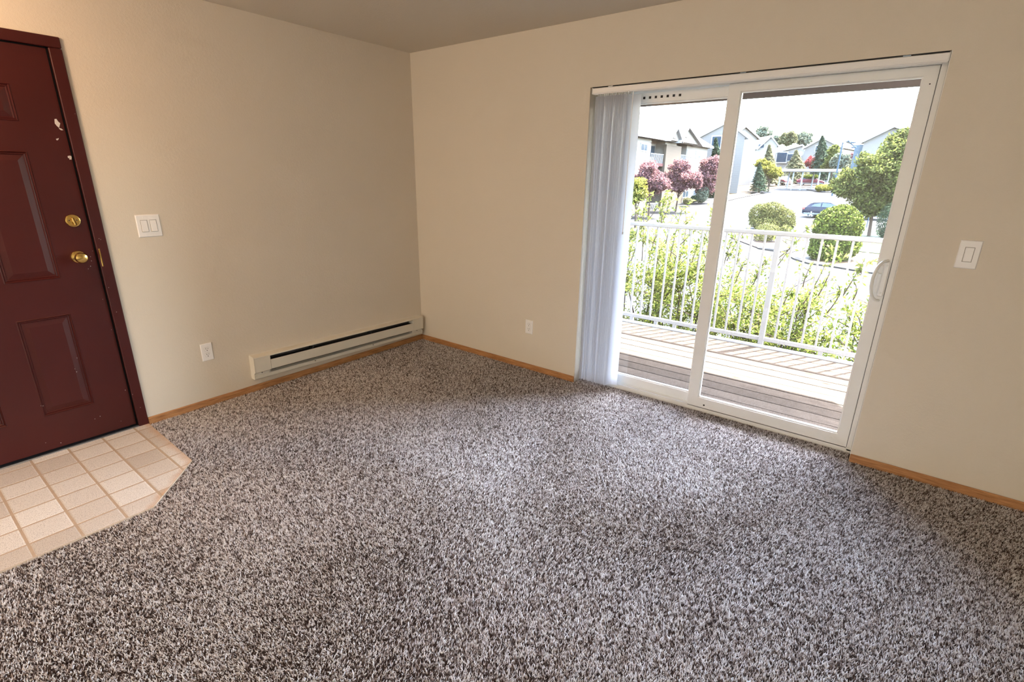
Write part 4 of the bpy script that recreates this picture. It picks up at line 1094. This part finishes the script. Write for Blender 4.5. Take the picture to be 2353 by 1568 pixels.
# ------------------------------------------------------------------ cars
def car(label, pos, heading, paint, L=4.45, Wd=1.78, Hc=1.6):
    r = empty('car', pos, label, 'car'); r.rotation_euler = (0, 0, heading)
    def cb(m, name, mat, par=r, smooth=False):
        o = m.build(name, mat, None, smooth, loc=(0, 0, 0)); o.parent = par; return o
    # side profile stations: x from rear (-) to front (+)
    prof = [(-.50, .52, .92), (-.485, .36, 1.02), (-.40, .30, 1.06), (-.2, .28, 1.05), (.1, .28, 1.02), (.28, .28, .98), (.42, .30, .86), (.485, .36, .70), (.50, .44, .60)]
    vs = []; fs = []
    for x, zb, zt_ in prof:
        w = Wd/2*(1-.10*max(0, abs(x)-.38)/.12)
        for y, z in ((-w*.92, zb), (-w, zb+.18), (-w, (zb+zt_)/2+.1), (-w*.93, zt_-.03), (-w*.8, zt_), (w*.8, zt_), (w*.93, zt_-.03), (w, (zb+zt_)/2+.1), (w, zb+.18), (w*.92, zb)):
            vs.append((x*L, y, z))
    n = 10
    for i in range(len(prof)-1):
        for q in range(n): fs.append((i*n+q, i*n+(q+1) % n, (i+1)*n+(q+1) % n, (i+1)*n+q))
    fs.append(tuple(range(n))); fs.append(tuple((len(prof)-1)*n+q for q in range(n)))
    cb(MB().add(vs, fs), 'body', paint, smooth=True)
    w = Wd/2
    roofp = [(-.43, 1.04), (-.36, 1.38), (-.28, 1.50), (-.10, Hc-.04), (.04, Hc-.06), (.14, 1.42), (.27, 1.0)]
    vs = []; fs = []
    for side in (-1, 1):
        for x, z in roofp: vs.append((x*L, side*w*(.88 if z < 1.1 else .68), z))
    k = len(roofp)
    fs = [tuple(range(k)), tuple(range(k, 2*k))]+[(i, i+1, k+i+1, k+i) for i in range(k-1)]
    cb(MB().add(vs, fs), 'cabin', paint)
    GLS = plain('car_window_glass', srgb(30, 36, 42), .25, 0, .3)
    for side in (-1, 1):
        for pts in ([(-.33, 1.10), (-.27, 1.36), (-.13, 1.47), (-.13, 1.08)], [(-.11, 1.08), (-.11, 1.48), (.03, 1.46), (.12, 1.34), (.21, 1.06)]):
            q = [(x*L, side*(w*(.885-.2*(z-1.05)/.5)+.015), z) for x, z in pts]
            cb(MB().prism(q, (0, -side*.02, 0)), 'side_window', GLS)
        cb(MB().box(-.498*L, -.455*L, side*w*.60, side*w*.97, .80, 1.0, bev=.02), 'tail_light', plain('tail_light_red', srgb(214, 60, 52), .3))
        cb(MB().box(.44*L, .49*L, side*w*.55, side*w*.92, .62, .76, bev=.02), 'headlight', TRIMW)
        cb(MB().tube([(-.26*L, side*w*.6, Hc-.05), (-.22*L, side*w*.6, Hc+.03), (.0, side*w*.6, Hc+.03), (.05*L, side*w*.6, Hc-.05)], .018, 6), 'roof_rail', GRILLE)
        cb(MB().box(-.46*L, .46*L, side*w*.90, side*w*1.01, .30, .46, bev=.02), 'sill_cladding', GRILLE)
        for x in (-.295, .305):
            wy = side*w*.86
            wh = cb(MB().lathe([(.34, -.11), (.345, -.08), (.345, .08), (.34, .11)], (x*L, wy, .345), (0, 1, 0), 24), 'wheel', plain('tyre_rubber', (.02, .02, .02, 1), .8), smooth=False)
            for q in range(5):
                a = q*2*math.pi/5+.3; c, s_ = math.cos(a), math.sin(a)
                p = [(x*L+c*.05-s_*.03, .345+s_*.05+c*.03), (x*L+c*.25-s_*.06, .345+s_*.25+c*.06), (x*L+c*.25+s_*.06, .345+s_*.25-c*.06), (x*L+c*.05+s_*.03, .345+s_*.05-c*.03)]
                sp2 = MB().prism([(a_, wy+side*.115, b_) for a_, b_ in p], (0, side*.012, 0)).build('spoke', plain('alloy_wheel', srgb(214, 216, 220), .3, .5), None, loc=(0, 0, 0)); sp2.parent = wh
    cb(MB().box(-.505*L, -.46*L, -w*.88, w*.88, .40, .60, bev=.03), 'rear_bumper', GRILLE)
    return r
pc = ground(1890, 502)
P1c = ground(1863, 501); P2c = Vector((P1c.x+2.7, P1c.y-.2, 0))
hd_ = math.atan2(-.2, 2.7)
car('dark blue crossover car with red tail light behind the domed shrub', (P1c.x+.295*4.45, P1c.y+.85, ter(P1c.y+.8)+.0), hd_, plain('dark_blue_car_paint', srgb(10, 12, 22), .5, 0, .12))
P = W3(2022, 512, 60); car('grey car partly hidden under the maple tree', (P.x, 60, ter(60)), math.radians(185), plain('grey_car_paint', srgb(30, 31, 34), .5, 0, .12))
P = W3(1804, 402, 106); car('dark red car parked under the carport', (P.x, 106, ter(106)), math.radians(80), plain('maroon_car_paint', srgb(40, 10, 14), .5, 0, .12))
P = W3(1866, 400, 107); car('second red car, parked beyond the carport near the low hedge', (P.x, 107, ter(107)), math.radians(5), plain('red_car_paint', srgb(64, 20, 24), .5, 0, .12))
tree('low_hedge', 'low green hedge beneath the carport roof', 'shrub', LS, (1866, 420), [(1858, 406, 10, 4.5, 0), (1870, 406, 10, 4.5, 0)], 1400, .25, Y=105, trunk=.03)

# outdoor surfaces are dull: dusty, weathered, almost without gloss
for m_ in bpy.data.materials:
    if m_.name not in INSIDE and m_.node_tree and 'Principled BSDF' in m_.node_tree.nodes and m_.name != 'car_window_glass' and 'car_paint' not in m_.name:
        m_.node_tree.nodes['Principled BSDF'].inputs['Specular IOR Level'].default_value = .03
